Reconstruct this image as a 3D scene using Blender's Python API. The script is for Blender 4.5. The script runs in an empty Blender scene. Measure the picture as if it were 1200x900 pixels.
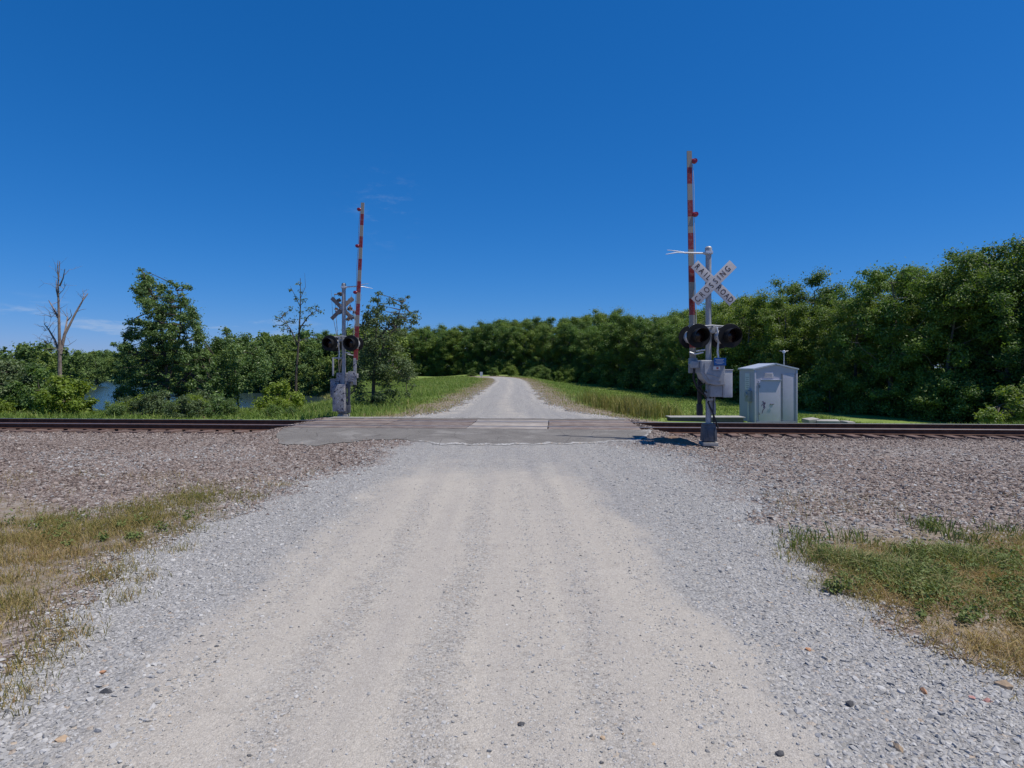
import bpy, bmesh, math, random
import numpy as np
from mathutils import Vector, Matrix

R = math.radians
SC = bpy.context.scene
COL = SC.collection
rng = np.random.default_rng(7)
random.seed(7)

# ------------------------------------------------------------------ camera numbers
CAM_H, F, CX, HY = 1.75, 700.0, 600.0, 430.0
def at(px, py, Y):
    """the point of the place that stands at depth Y on the sight line px, py"""
    return Vector(((px - CX) * Y / F, Y, CAM_H + (HY - py) * Y / F))

# ------------------------------------------------------------------ tagging
def tag(o, label=None, cat=None, group=None, kind=None):
    if label: o['label'] = label
    if cat: o['category'] = cat
    if group: o['group'] = group
    if kind: o['kind'] = kind
    return o

def empty(name, loc, rz=0.0):
    o = bpy.data.objects.new(name, None)
    o.empty_display_size = 0.3
    COL.objects.link(o)
    o.location = loc
    o.rotation_euler = (0, 0, rz)
    return o

def link_mesh(name, me, mat, parent=None, loc=None):
    o = bpy.data.objects.new(name, me)
    COL.objects.link(o)
    if mat is not None and len(me.materials) == 0:
        for m in (mat if isinstance(mat, (list, tuple)) else [mat]):
            me.materials.append(m)
    if parent is not None: o.parent = parent
    if loc is not None: o.location = loc
    return o

# ------------------------------------------------------------------ mesh builder
class MB:
    def __init__(self):
        self.v, self.f, self.m = [], [], []
    def add(self, verts, faces, mi=0):
        n = len(self.v)
        self.v += [tuple(p) for p in verts]
        for f in faces:
            self.f.append(tuple(i + n for i in f)); self.m.append(mi)
    def box(self, c, s, rot=None, bev=0.0, mi=0, taper=1.0):
        bm = bmesh.new()
        bmesh.ops.create_cube(bm, size=1.0)
        for v in bm.verts:
            k = taper if v.co.z > 0 else 1.0
            v.co = Vector((v.co.x * s[0] * k, v.co.y * s[1] * k, v.co.z * s[2]))
        if bev > 0:
            bmesh.ops.bevel(bm, geom=list(bm.edges), offset=bev, segments=2, profile=0.7, affect='EDGES')
        M = Matrix.Translation(Vector(c))
        if rot is not None: M = M @ rot.to_4x4()
        bm.verts.index_update()
        self.add([M @ v.co for v in bm.verts], [[v.index for v in f.verts] for f in bm.faces], mi)
        bm.free()
        return self
    def path(self, pts, radii, n=10, cap=True, mi=0, sx=1.0):
        pts = [Vector(p) for p in pts]
        if not isinstance(radii, (list, tuple)): radii = [radii] * len(pts)
        verts, faces = [], []
        up = Vector((0, 0, 1))
        prev = None
        for i, p in enumerate(pts):
            d = (pts[min(i + 1, len(pts) - 1)] - pts[max(i - 1, 0)]).normalized()
            if prev is None:
                a = d.cross(up if abs(d.z) < 0.95 else Vector((1, 0, 0))).normalized()
            else:
                a = (prev - d * prev.dot(d)).normalized()
            prev = a
            b = d.cross(a)
            for k in range(n):
                t = 2 * math.pi * k / n
                verts.append(p + (a * math.cos(t) + b * math.sin(t)) * radii[i])
        for i in range(len(pts) - 1):
            for k in range(n):
                k2 = (k + 1) % n
                faces.append((i * n + k, i * n + k2, (i + 1) * n + k2, (i + 1) * n + k))
        if cap:
            faces.append(tuple(range(n - 1, -1, -1)))
            o = (len(pts) - 1) * n
            faces.append(tuple(o + k for k in range(n)))
        self.add(verts, faces, mi)
        return self
    def lathe(self, prof, org, axis, n=24, mi=0, a0=0.0, a1=2 * math.pi, ref=None):
        """prof: (radius, distance along axis)"""
        axis = Vector(axis).normalized()
        a = Vector(ref) if ref is not None else (axis.cross(Vector((0, 0, 1))) if abs(axis.z) < .9 else Vector((1, 0, 0)))
        a.normalize(); b = axis.cross(a)
        full = abs(a1 - a0 - 2 * math.pi) < 1e-6
        m = n if full else n + 1
        verts, faces = [], []
        for r, h in prof:
            for k in range(m):
                t = a0 + (a1 - a0) * k / n
                verts.append(Vector(org) + axis * h + (a * math.cos(t) + b * math.sin(t)) * max(r, 1e-4))
        for i in range(len(prof) - 1):
            for k in range(n):
                k2 = (k + 1) % m
                faces.append((i * m + k, i * m + k2, (i + 1) * m + k2, (i + 1) * m + k))
        self.add(verts, faces, mi)
        return self
    def prism(self, poly, d0, d1, plane='XZ', mi=0):
        n = len(poly)
        def P(u, v, d):
            return {'XZ': (u, d, v), 'XY': (u, v, d), 'YZ': (d, u, v)}[plane]
        verts = [P(u, v, d0) for u, v in poly] + [P(u, v, d1) for u, v in poly]
        faces = [tuple(range(n)), tuple(range(2 * n - 1, n - 1, -1))]
        for i in range(n):
            j = (i + 1) % n
            faces.append((i, i + n, j + n, j))
        self.add(verts, faces, mi)
        return self
    def build(self, name, mats, parent=None, smooth=True, loc=None, M=None):
        me = bpy.data.meshes.new(name)
        vs = self.v if M is None else [tuple(M @ Vector(p)) for p in self.v]
        me.from_pydata(vs, [], self.f)
        bm = bmesh.new(); bm.from_mesh(me)
        bmesh.ops.recalc_face_normals(bm, faces=bm.faces)
        bm.to_mesh(me); bm.free()
        if not isinstance(mats, (list, tuple)): mats = [mats]
        for m in mats: me.materials.append(m)
        me.polygons.foreach_set('material_index', self.m)
        if smooth:
            me.polygons.foreach_set('use_smooth', [True] * len(me.polygons))
            me.set_sharp_from_angle(angle=R(38))
        me.update()
        return link_mesh(name, me, None, parent, loc)

def np_mesh(name, V, quads=None, tris=None, tq=None, tt=None, smooth=False):
    me = bpy.data.meshes.new(name)
    nq = 0 if quads is None else len(quads)
    nt = 0 if tris is None else len(tris)
    me.vertices.add(len(V))
    me.vertices.foreach_set('co', np.ascontiguousarray(V, dtype=np.float32).ravel())
    loops = []
    if nq: loops.append(np.asarray(quads, dtype=np.int32).ravel())
    if nt: loops.append(np.asarray(tris, dtype=np.int32).ravel())
    loops = np.concatenate(loops)
    me.loops.add(len(loops))
    me.loops.foreach_set('vertex_index', loops)
    me.polygons.add(nq + nt)
    tot = np.concatenate([np.full(nq, 4, np.int32), np.full(nt, 3, np.int32)])
    start = np.concatenate([[0], np.cumsum(tot)[:-1]]).astype(np.int32)
    me.polygons.foreach_set('loop_start', start)
    me.polygons.foreach_set('loop_total', tot)
    me.polygons.foreach_set('use_smooth', np.full(nq + nt, bool(smooth)))
    t = []
    if tq is not None: t.append(tq)
    if tt is not None: t.append(tt)
    if t:
        a = me.attributes.new('tint', 'FLOAT', 'FACE')
        a.data.foreach_set('value', np.concatenate(t).astype(np.float32))
    me.update(calc_edges=True)
    me.validate()
    return me

# ------------------------------------------------------------------ materials
def new_mat(name):
    m = bpy.data.materials.new(name); m.use_nodes = True
    nt = m.node_tree
    b = nt.nodes['Principled BSDF']
    return m, nt, b
def N(nt, typ, **kw):
    n = nt.nodes.new(typ)
    for k, v in kw.items():
        if k.startswith('i_'):
            key = k[2:]
            key = int(key) if key.isdigit() else key.replace('_', ' ')
            n.inputs[key].default_value = v
        else: setattr(n, k, v)
    return n
def ramp(nt, fac, stops, interp='LINEAR'):
    n = nt.nodes.new('ShaderNodeValToRGB'); n.color_ramp.interpolation = interp
    cr = n.color_ramp
    while len(cr.elements) < len(stops): cr.elements.new(0.5)
    for e, (p, c) in zip(cr.elements, stops):
        e.position = p; e.color = (*c, 1.0) if len(c) == 3 else c
    if fac is not None: nt.links.new(fac, n.inputs[0])
    return n.outputs[0]
def mix(nt, fac, a, b, mode='MIX'):
    n = nt.nodes.new('ShaderNodeMix'); n.data_type = 'RGBA'; n.blend_type = mode
    for s, v in ((n.inputs[0], fac), (n.inputs[6], a), (n.inputs[7], b)):
        if hasattr(v, 'is_output'): nt.links.new(v, s)
        elif isinstance(v, (int, float)): s.default_value = v
        else: s.default_value = (*v, 1.0)
    return n.outputs[2]
def math_(nt, op, a, b=None, c=None, clamp=False):
    n = nt.nodes.new('ShaderNodeMath'); n.operation = op; n.use_clamp = clamp
    for i, v in enumerate((a, b, c)):
        if v is None: continue
        if hasattr(v, 'is_output'): nt.links.new(v, n.inputs[i])
        else: n.inputs[i].default_value = v
    return n.outputs[0]
def sstep(nt, v, a, b):
    n = nt.nodes.new('ShaderNodeMapRange'); n.interpolation_type = 'SMOOTHSTEP'
    n.inputs[1].default_value = a; n.inputs[2].default_value = b
    nt.links.new(v, n.inputs[0])
    return n.outputs[0]
def noise(nt, vec, scale, detail=4, rough=0.55, dim='3D'):
    n = nt.nodes.new('ShaderNodeTexNoise'); n.noise_dimensions = dim
    n.inputs['Scale'].default_value = scale; n.inputs['Detail'].default_value = detail
    n.inputs['Roughness'].default_value = rough
    if vec is not None: nt.links.new(vec, n.inputs['Vector'])
    return n.outputs[0]
def coords(nt, out='Object'):
    return nt.nodes.new('ShaderNodeTexCoord').outputs[out]
def voro(nt, vec, scale, feature='F1'):
    n = nt.nodes.new('ShaderNodeTexVoronoi'); n.feature = feature
    n.inputs['Scale'].default_value = scale
    nt.links.new(vec, n.inputs['Vector'])
    return n
def bump(nt, b, h, strength, dist=0.02, prev=None):
    n = nt.nodes.new('ShaderNodeBump'); n.inputs['Strength'].default_value = strength
    n.inputs['Distance'].default_value = dist
    nt.links.new(h, n.inputs['Height'])
    if prev is not None: nt.links.new(prev, n.inputs['Normal'])
    if b is not None: nt.links.new(n.outputs[0], b.inputs['Normal'])
    return n.outputs[0]
def pebbles(nt, vec, scale, stops, seed=0.0):
    """coloured cells: returns (colour, height)"""
    mp = N(nt, 'ShaderNodeMapping'); mp.inputs['Location'].default_value = (seed, seed * 1.7, seed * .3)
    nt.links.new(vec, mp.inputs['Vector'])
    wob = N(nt, 'ShaderNodeTexNoise'); wob.inputs['Scale'].default_value = scale * 0.8; wob.inputs['Detail'].default_value = 1
    nt.links.new(mp.outputs[0], wob.inputs['Vector'])
    vm = N(nt, 'ShaderNodeVectorMath', operation='SCALE'); vm.inputs['Scale'].default_value = 0.55 / scale
    nt.links.new(wob.outputs['Color'], vm.inputs[0])
    va = N(nt, 'ShaderNodeVectorMath', operation='ADD')
    nt.links.new(mp.outputs[0], va.inputs[0]); nt.links.new(vm.outputs[0], va.inputs[1])
    v = voro(nt, va.outputs[0], scale)
    sep = N(nt, 'ShaderNodeSeparateColor'); nt.links.new(v.outputs['Color'], sep.inputs[0])
    c = ramp(nt, sep.outputs[0], stops)
    h = math_(nt, 'SUBTRACT', sep.outputs[1], math_(nt, 'MULTIPLY', v.outputs['Distance'], 1.1))
    return c, h

def simple(name, col, rough=0.6, metal=0.0, var=0.12, scale=6.0, spec=0.4, dirt=None, dirt_amt=0.5, bmp=0.0):
    m, nt, b = new_mat(name)
    co = coords(nt)
    nz = noise(nt, co, scale, 5)
    dark = tuple(c * (1 - var) for c in col); lite = tuple(min(1, c * (1 + var)) for c in col)
    c = ramp(nt, nz, [(0.3, dark), (0.7, lite)])
    if dirt is not None:
        d = noise(nt, co, scale * 2.3, 6, 0.7)
        c = mix(nt, math_(nt, 'MULTIPLY', sstep(nt, d, 0.52, 0.72), dirt_amt), c, dirt)
    nt.links.new(c, b.inputs['Base Color'])
    b.inputs['Roughness'].default_value = rough
    b.inputs['Metallic'].default_value = metal
    b.inputs['Specular IOR Level'].default_value = spec
    if bmp: bump(nt, b, nz, bmp, 0.01)
    return m

M = {}
M['galv'] = simple('galvanised_metal', (0.36, 0.365, 0.37), 0.55, 0.25, 0.18, 9, dirt=(0.20, 0.17, 0.14), dirt_amt=0.45)
M['mech'] = simple('grey_mechanism_paint', (0.30, 0.31, 0.33), 0.5, 0.1, 0.15, 7, dirt=(0.13, 0.12, 0.11), dirt_amt=0.55)
M['alu'] = simple('bare_aluminium', (0.62, 0.63, 0.65), 0.4, 0.5, 0.12, 12)
M['boxgrey'] = simple('pale_grey_paint', (0.42, 0.43, 0.45), 0.5, 0.0, 0.1, 9, dirt=(0.2, 0.19, 0.18), dirt_amt=0.4)
M['darkcast'] = simple('dark_cast_metal', (0.10, 0.105, 0.12), 0.55, 0.3, 0.25, 10, dirt=(0.26, 0.25, 0.24), dirt_amt=0.5)
M['black'] = simple('matt_black_paint', (0.012, 0.012, 0.013), 0.6, 0.0, 0.2, 8, spec=0.25)
M['rubber'] = simple('black_cable_rubber', (0.02, 0.02, 0.022), 0.6)
M['lens'] = simple('dark_red_lens', (0.016, 0.005, 0.006), 0.25, 0.0, 0.1, 20, spec=0.5)
M['redlamp'] = simple('red_lamp_plastic', (0.22, 0.015, 0.035), 0.25, 0.0, 0.2, 30, spec=0.5)
M['signwhite'] = simple('white_sign_sheeting', (0.56, 0.53, 0.52), 0.45, 0.0, 0.06, 9, dirt=(0.40, 0.36, 0.33), dirt_amt=0.5)
M['signback'] = simple('weathered_sign_back', (0.20, 0.165, 0.15), 0.8, 0.0, 0.35, 14, dirt=(0.34, 0.31, 0.29), dirt_amt=0.5)
M['letter'] = simple('black_lettering', (0.06, 0.045, 0.045), 0.5, spec=0.2, dirt=(0.2, 0.13, 0.12), dirt_amt=.7)
M['blue'] = simple('blue_notice', (0.012, 0.11, 0.33), 0.4, 0.0, 0.1, 20)
M['label'] = simple('pale_label', (0.62, 0.62, 0.62), 0.5, 0, 0.08, 30, dirt=(0.3, 0.28, 0.28), dirt_amt=.5)
M['redlabel'] = simple('faded_red_label', (0.42, 0.12, 0.10), 0.5, 0, 0.15, 40)
M['hutwall'] = simple('hut_grey_blue_paint', (0.43, 0.42, 0.49), 0.45, 0.15, 0.05, 3, dirt=(0.36, 0.35, 0.40), dirt_amt=0.35)
M['hutdoor'] = simple('hut_door_paint', (0.47, 0.455, 0.53), 0.45, 0.15, 0.05, 4, dirt=(0.40, 0.39, 0.44), dirt_amt=0.3)
M['hutroof'] = simple('hut_roof_metal', (0.50, 0.53, 0.58), 0.4, 0.3, 0.08, 4)
M['hutdark'] = simple('hut_dark_seam_paint', (0.20, 0.22, 0.26), 0.6, 0, 0.15, 8)  # dark paint of seams, hinges, rivets, sill, hasp and notice print
M['scrawl'] = simple('purple_scrawl_paint', (0.06, 0.04, 0.12), 0.6)
M['concrete'] = simple('pale_concrete', (0.31, 0.295, 0.275), 0.85, 0, 0.15, 5, dirt=(0.22, 0.2, 0.18), dirt_amt=0.5, bmp=0.4)
M['darkconcrete'] = simple('dark_footing_concrete', (0.12, 0.105, 0.10), 0.85, 0, 0.25, 6, bmp=0.4)  # darker concrete for the block below the pale slab
M['deadwood'] = simple('dead_wood', (0.21, 0.165, 0.14), 0.85, 0, 0.35, 6, dirt=(0.09, 0.07, 0.06), dirt_amt=0.7, bmp=0.6)
M['bark'] = simple('dark_bark', (0.085, 0.07, 0.055), 0.9, 0, 0.35, 7, bmp=0.6)
M['greybark'] = simple('grey_bark', (0.13, 0.115, 0.10), 0.9, 0, 0.3, 7, bmp=0.6)
M['signplate'] = simple('distant_sign_plate', (0.55, 0.57, 0.58), 0.5)

# gate arm: red and white bands along its length
def arm_mat(Lm):
  m, nt, b = new_mat('banded_gate_arm')
  co = coords(nt)
  sx = N(nt, 'ShaderNodeSeparateXYZ'); nt.links.new(co, sx.inputs[0])
  fr = math_(nt, 'FRACT', math_(nt, 'DIVIDE', math_(nt, 'SUBTRACT', sx.outputs[2], Lm), 0.75))
  sel = math_(nt, 'GREATER_THAN', fr, 0.5)
  c = mix(nt, sel, (0.22, 0.018, 0.02), (0.27, 0.25, 0.215))
  c = mix(nt, math_(nt, 'MULTIPLY', sstep(nt, noise(nt, co, 18, 5), .45, .75), 0.45), c, (0.30, 0.26, 0.22))
  nt.links.new(c, b.inputs['Base Color']); b.inputs['Roughness'].default_value = 0.45
  return m

# graffiti-covered mechanism of the farther signal
m, nt, b = new_mat('graffitied_grey_metal')
co = coords(nt)
w = N(nt, 'ShaderNodeTexWave'); w.inputs['Scale'].default_value = 2.6; w.inputs['Distortion'].default_value = 14.0
w.inputs['Detail'].default_value = 2; w.inputs['Detail Scale'].default_value = 2.4
nt.links.new(co, w.inputs['Vector'])
base = ramp(nt, noise(nt, co, 8, 5), [(0.3, (0.2, 0.195, 0.195)), (0.7, (0.32, 0.315, 0.31))])
c = mix(nt, math_(nt, 'MULTIPLY', sstep(nt, noise(nt, co, 3.2, 1), 0.5, 0.62), .6), base, (0.08, 0.09, 0.16))
c = mix(nt, sstep(nt, w.outputs[0], 0.9, 0.94), c, (0.36, 0.36, 0.40))
c = mix(nt, sstep(nt, noise(nt, co, 11, 1), 0.63, 0.65), c, (0.025, 0.025, 0.05))
nt.links.new(c, b.inputs['Base Color']); b.inputs['Roughness'].default_value = 0.5
M['graffiti'] = m

# rails
m, nt, b = new_mat('rusty_rail')
co = coords(nt)
nz = noise(nt, co, 5, 6, .7)
c = ramp(nt, nz, [(0.3, (0.055, 0.025, 0.018)), (0.6, (0.11, 0.055, 0.038)), (0.8, (0.16, 0.085, 0.058))])
nt.links.new(c, b.inputs['Base Color']); b.inputs['Roughness'].default_value = 0.75; b.inputs['Specular IOR Level'].default_value = .25
bump(nt, b, noise(nt, co, 60, 4), 0.3, 0.003)
M['rail'] = m
m, nt, b = new_mat('polished_rail_head')
b.inputs['Base Color'].default_value = (0.42, 0.41, 0.40, 1); b.inputs['Metallic'].default_value = 0.9
b.inputs['Roughness'].default_value = 0.38
M['railhead'] = m

def timber(name, c0, c1, c2, dust, damt):
    m, nt, b = new_mat(name)
    co = coords(nt)
    mp = N(nt, 'ShaderNodeMapping'); mp.inputs['Scale'].default_value = (1.2, 16, 8); nt.links.new(co, mp.inputs[0])
    g = noise(nt, mp.outputs[0], 3.2, 6, .65)
    c = ramp(nt, g, [(0.28, c0), (0.52, c1), (0.75, c2)])
    d = noise(nt, co, 2.2, 6, .7)
    c = mix(nt, math_(nt, 'MULTIPLY', sstep(nt, d, .38, .68), damt), c, dust)
    oi = N(nt, 'ShaderNodeObjectInfo')
    c = mix(nt, 1.0, c, ramp(nt, oi.outputs['Random'], [(0, (.78, .78, .8)), (1, (1.12, 1.08, 1.05))]), 'MULTIPLY')
    nt.links.new(c, b.inputs['Base Color']); b.inputs['Roughness'].default_value = 0.9; b.inputs['Specular IOR Level'].default_value = .2
    bump(nt, b, g, .5, .008)
    return m
M['tie'] = timber('sleeper_wood', (0.06, 0.04, 0.035), (0.14, 0.095, 0.08), (0.22, 0.16, 0.14), (0.24, 0.18, 0.16), 0.5)
M['panel'] = timber('weathered_panel_timber', (0.09, 0.066, 0.057), (0.165, 0.13, 0.115), (0.24, 0.20, 0.178), (0.29, 0.26, 0.235), 0.6)
M['paneldust'] = timber('dusty_panel_timber', (0.18, 0.152, 0.135), (0.27, 0.24, 0.215), (0.35, 0.325, 0.295), (0.39, 0.365, 0.335), 0.75)

# stones and leaves and grass from the 'tint' attribute
def tinted(name, stops, rough=0.85, spec=0.25, transl=0.0, objvar=None, bmp=0.0):
    m, nt, b = new_mat(name)
    a = N(nt, 'ShaderNodeAttribute'); a.attribute_name = 'tint'
    c = ramp(nt, a.outputs['Fac'], stops)
    if objvar is not None:
        oi = N(nt, 'ShaderNodeObjectInfo')
        c = mix(nt, 1.0, c, ramp(nt, oi.outputs['Random'], objvar), 'MULTIPLY')
    nt.links.new(c, b.inputs['Base Color'])
    b.inputs['Roughness'].default_value = rough; b.inputs['Specular IOR Level'].default_value = spec
    if bmp:
        bump(nt, b, noise(nt, coords(nt), 60, 4), bmp, 0.01)
    if transl > 0:
        t = N(nt, 'ShaderNodeBsdfTranslucent')
        g = mix(nt, 1.0, c, (1.25, 1.2, 0.55), 'MULTIPLY')
        nt.links.new(g, t.inputs['Color'])
        ms = N(nt, 'ShaderNodeMixShader'); ms.inputs[0].default_value = transl
        nt.links.new(b.outputs[0], ms.inputs[1]); nt.links.new(t.outputs[0], ms.inputs[2])
        nt.links.new(ms.outputs[0], nt.nodes['Material Output'].inputs[0])
    return m
LIME = [(0.0, (0.12, 0.116, 0.112)), (0.2, (0.225, 0.22, 0.214)), (0.5, (0.325, 0.318, 0.309)), (0.78, (0.41, 0.40, 0.388)), (0.955, (0.50, 0.49, 0.47)), (0.97, (0.42, 0.30, 0.2)), (1.0, (0.5, 0.4, 0.28))]
BALL = [(0.0, (0.06, 0.047, 0.042)), (0.3, (0.15, 0.113, 0.097)), (0.6, (0.25, 0.20, 0.175)), (0.85, (0.34, 0.295, 0.265)), (1.0, (0.45, 0.42, 0.385))]
M['stone'] = tinted('limestone_chips', LIME, 0.9, 0.2)
M['ballast'] = tinted('track_ballast_stones', BALL, 0.9, 0.2)
FV = [(0.0, (0.66, 0.82, 0.80)), (0.3, (0.95, 1.0, 0.95)), (0.6, (1.18, 1.15, 0.8)), (0.85, (0.82, 1.0, 0.95)), (1.0, (1.0, 1.02, 0.85))]
M['leaf'] = tinted('broad_leaf_green', [(0, (0.07, 0.115, 0.028)), (.5, (0.15, 0.222, 0.054)), (1, (0.26, 0.33, 0.092))], 0.5, 0.45, 0.42, FV)
M['farleaf'] = tinted('far_leaf_green', [(0, (0.075, 0.12, 0.038)), (.5, (0.135, 0.195, 0.06)), (1, (0.20, 0.26, 0.082))], 0.6, 0.25, 0.3, FV)
M['leafdeep'] = tinted('deep_leaf_green', [(0, (0.055, 0.105, 0.03)), (.5, (0.115, 0.195, 0.056)), (1, (0.21, 0.30, 0.098))], 0.45, 0.45, 0.32)
M['leaflime'] = tinted('lime_leaf_green', [(0, (0.085, 0.145, 0.02)), (.5, (0.19, 0.27, 0.035)), (1, (0.31, 0.39, 0.07))], 0.5, 0.35, 0.4)
M['leafsage'] = tinted('sage_leaf_green', [(0, (0.05, 0.085, 0.036)), (.5, (0.11, 0.16, 0.068)), (1, (0.20, 0.255, 0.125))], 0.55, 0.3, 0.32)
M['leafbrown'] = tinted('dead_brown_leaf', [(0, (0.10, 0.07, 0.05)), (1, (0.28, 0.2, 0.15))], 0.8, 0.2, 0.2)
M['drygrass'] = tinted('dry_grass_blades', [(0, (0.14, 0.16, 0.04)), (.3, (0.22, 0.205, 0.065)), (.6, (0.32, 0.24, 0.10)), (.85, (0.42, 0.31, 0.15)), (1, (0.28, 0.16, 0.085))], 0.75, 0.2, 0.25)
M['weed'] = tinted('weed_blades', [(0, (0.08, 0.125, 0.03)), (.4, (0.16, 0.205, 0.06)), (.7, (0.26, 0.265, 0.105)), (1, (0.40, 0.31, 0.16))], 0.65, 0.3, 0.25)
M['greengrass'] = tinted('green_grass_blades', [(0, (0.105, 0.165, 0.035)), (.5, (0.19, 0.275, 0.065)), (.8, (0.27, 0.31, 0.10)), (1, (0.38, 0.31, 0.16))], 0.65, 0.25, 0.3)
M['reed'] = tinted('yellow_tall_grass', [(0, (0.11, 0.15, 0.03)), (.5, (0.21, 0.22, 0.06)), (1, (0.36, 0.3, 0.12))], 0.65, 0.25, 0.3)

# ground sheet: zones come from the 'zone' attribute (r ballast, g green soil, b dry soil)
m, nt, b = new_mat('ground_soil_and_ballast')
co = coords(nt)
at_ = N(nt, 'ShaderNodeAttribute'); at_.attribute_name = 'zone'
sep = N(nt, 'ShaderNodeSeparateColor'); nt.links.new(at_.outputs['Color'], sep.inputs[0])
n1 = noise(nt, co, 1.4, 6, .65); n2 = noise(nt, co, 0.35, 4, .6); n3 = noise(nt, co, 22, 4, .6)
bc, bh = pebbles(nt, co, 17, BALL)
bc2, bh2 = pebbles(nt, co, 42, BALL, 3.1)
bc = mix(nt, sstep(nt, n3, .45, .6), bc, bc2)
bc = mix(nt, math_(nt, 'MULTIPLY', sstep(nt, n2, .5, .66), .55), bc, (0.30, 0.285, 0.27))
bc = mix(nt, math_(nt, 'MULTIPLY', sstep(nt, n1, .56, .72), .45), bc, (0.22, 0.145, 0.10))
dry = ramp(nt, n1, [(0.3, (0.12, 0.088, 0.062)), (0.5, (0.19, 0.148, 0.105)), (0.7, (0.27, 0.22, 0.165))])
dry = mix(nt, sstep(nt, n3, .5, .7), dry, (0.15, 0.125, 0.07))
rubble_c, rubble_h = pebbles(nt, co, 55, LIME, 6.6)
dry = mix(nt, math_(nt, 'MULTIPLY', sstep(nt, noise(nt, co, 6, 6, .7), .42, .6), .6), dry, mix(nt, .5, rubble_c, bc2))
grn = ramp(nt, noise(nt, co, 0.8, 7, .7), [(0.3, (0.105, 0.15, 0.035)), (0.5, (0.155, 0.22, 0.05)), (0.7, (0.215, 0.255, 0.08))])
jit = math_(nt, 'MULTIPLY', math_(nt, 'SUBTRACT', n1, .5), 1.3)
kb = sstep(nt, math_(nt, 'ADD', sep.outputs[0], jit), .35, .65)
kg = sstep(nt, math_(nt, 'ADD', sep.outputs[1], jit), .35, .65)
c = mix(nt, kg, dry, grn)
c = mix(nt, kb, c, bc)
nt.links.new(c, b.inputs['Base Color']); b.inputs['Roughness'].default_value = .95; b.inputs['Specular IOR Level'].default_value = .15
h = math_(nt, 'MULTIPLY', bh, kb)
bump(nt, b, h, 0.9, 0.03, bump(nt, None, n3, 0.5, 0.03))
M['ground'] = m

# gravel road: 'packed' attribute 1 = beige packed track, 0 = loose grey chips
m, nt, b = new_mat('limestone_gravel_road')
co = coords(nt)
at_ = N(nt, 'ShaderNodeAttribute'); at_.attribute_name = 'packed'
at2 = N(nt, 'ShaderNodeAttribute'); at2.attribute_name = 'across'
n1 = noise(nt, co, 1.1, 6, .65); n3 = noise(nt, co, 9, 5, .65); n4 = noise(nt, co, 130, 3, .6)
mp = N(nt, 'ShaderNodeMapping'); mp.inputs['Scale'].default_value = (3.4, 0.16, 1); nt.links.new(co, mp.inputs[0])
ns = noise(nt, mp.outputs[0], 1.0, 5, .6)
gc, gh = pebbles(nt, co, 36, LIME)
gc2, gh2 = pebbles(nt, co, 85, LIME, 5.2)
grey = mix(nt, sstep(nt, n3, .42, .6), gc, gc2)
grey = mix(nt, .42, grey, (.345, .335, .32))
BE = [(0.0, (0.20, 0.18, 0.16)), (0.3, (0.335, 0.308, 0.272)), (0.7, (0.43, 0.397, 0.35)), (1.0, (0.56, 0.525, 0.475))]
pc, ph = pebbles(nt, co, 100, BE, 1.3)
dust = ramp(nt, n4, [(0.3, (0.355, 0.325, 0.284)), (0.7, (0.465, 0.428, 0.378))])
# streaks along the way: loose pebbles between the wheel paths
ats = N(nt, 'ShaderNodeAttribute'); ats.attribute_name = 'streak'
w1 = math_(nt, 'ADD', ats.outputs['Fac'], math_(nt, 'MULTIPLY', math_(nt, 'SUBTRACT', ns, .5), 1.3))
w1 = math_(nt, 'ADD', w1, math_(nt, 'MULTIPLY', math_(nt, 'SUBTRACT', n3, .5), 2.3))
w1 = math_(nt, 'ADD', w1, math_(nt, 'MULTIPLY', math_(nt, 'SUBTRACT', n1, .5), .9))
loose = sstep(nt, w1, .1, 1.0)
be = mix(nt, math_(nt, 'ADD', math_(nt, 'MULTIPLY', loose, .6), .3), dust, pc)
gc3, gh3 = pebbles(nt, co, 62, LIME, 9.1)
be = mix(nt, math_(nt, 'MULTIPLY', loose, .42), be, gc3)
be = mix(nt, math_(nt, 'MULTIPLY', loose, .16), be, (.24, .215, .18))
be = mix(nt, math_(nt, 'MULTIPLY', sstep(nt, n1, .5, .75), .35), be, (.47, .435, .385))
be = mix(nt, math_(nt, 'MULTIPLY', sstep(nt, noise(nt, co, 2.7, 7, .75), .54, .7), .28), be, (.25, .225, .20))
k = sstep(nt, math_(nt, 'ADD', at_.outputs['Fac'], math_(nt, 'ADD', math_(nt, 'MULTIPLY', math_(nt, 'SUBTRACT', n1, .5), .9), math_(nt, 'MULTIPLY', math_(nt, 'SUBTRACT', n3, .5), .5))), .3, .75)
at3 = N(nt, 'ShaderNodeAttribute'); at3.attribute_name = 'fade'
blc, blh = pebbles(nt, co, 26, BALL, 2.2)
kf = sstep(nt, math_(nt, 'ADD', at3.outputs['Fac'], math_(nt, 'MULTIPLY', math_(nt, 'SUBTRACT', noise(nt, co, 5, 6, .7), .5), 1.5)), .35, .8)
grey = mix(nt, math_(nt, 'MULTIPLY', kf, .75), grey, blc)
c = mix(nt, k, grey, be)
c = mix(nt, 1.0, c, ramp(nt, ns, [(.3, (.88, .88, .9)), (.7, (1.07, 1.06, 1.04))]), 'MULTIPLY')
nt.links.new(c, b.inputs['Base Color']); b.inputs['Roughness'].default_value = .95; b.inputs['Specular IOR Level'].default_value = .15
hh = math_(nt, 'ADD', math_(nt, 'MULTIPLY', gh, math_(nt, 'SUBTRACT', 1.05, k)), math_(nt, 'MULTIPLY', ph, .22))
bump(nt, b, hh, .8, .02, bump(nt, None, n3, .35, .03))
M['road'] = m

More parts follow.
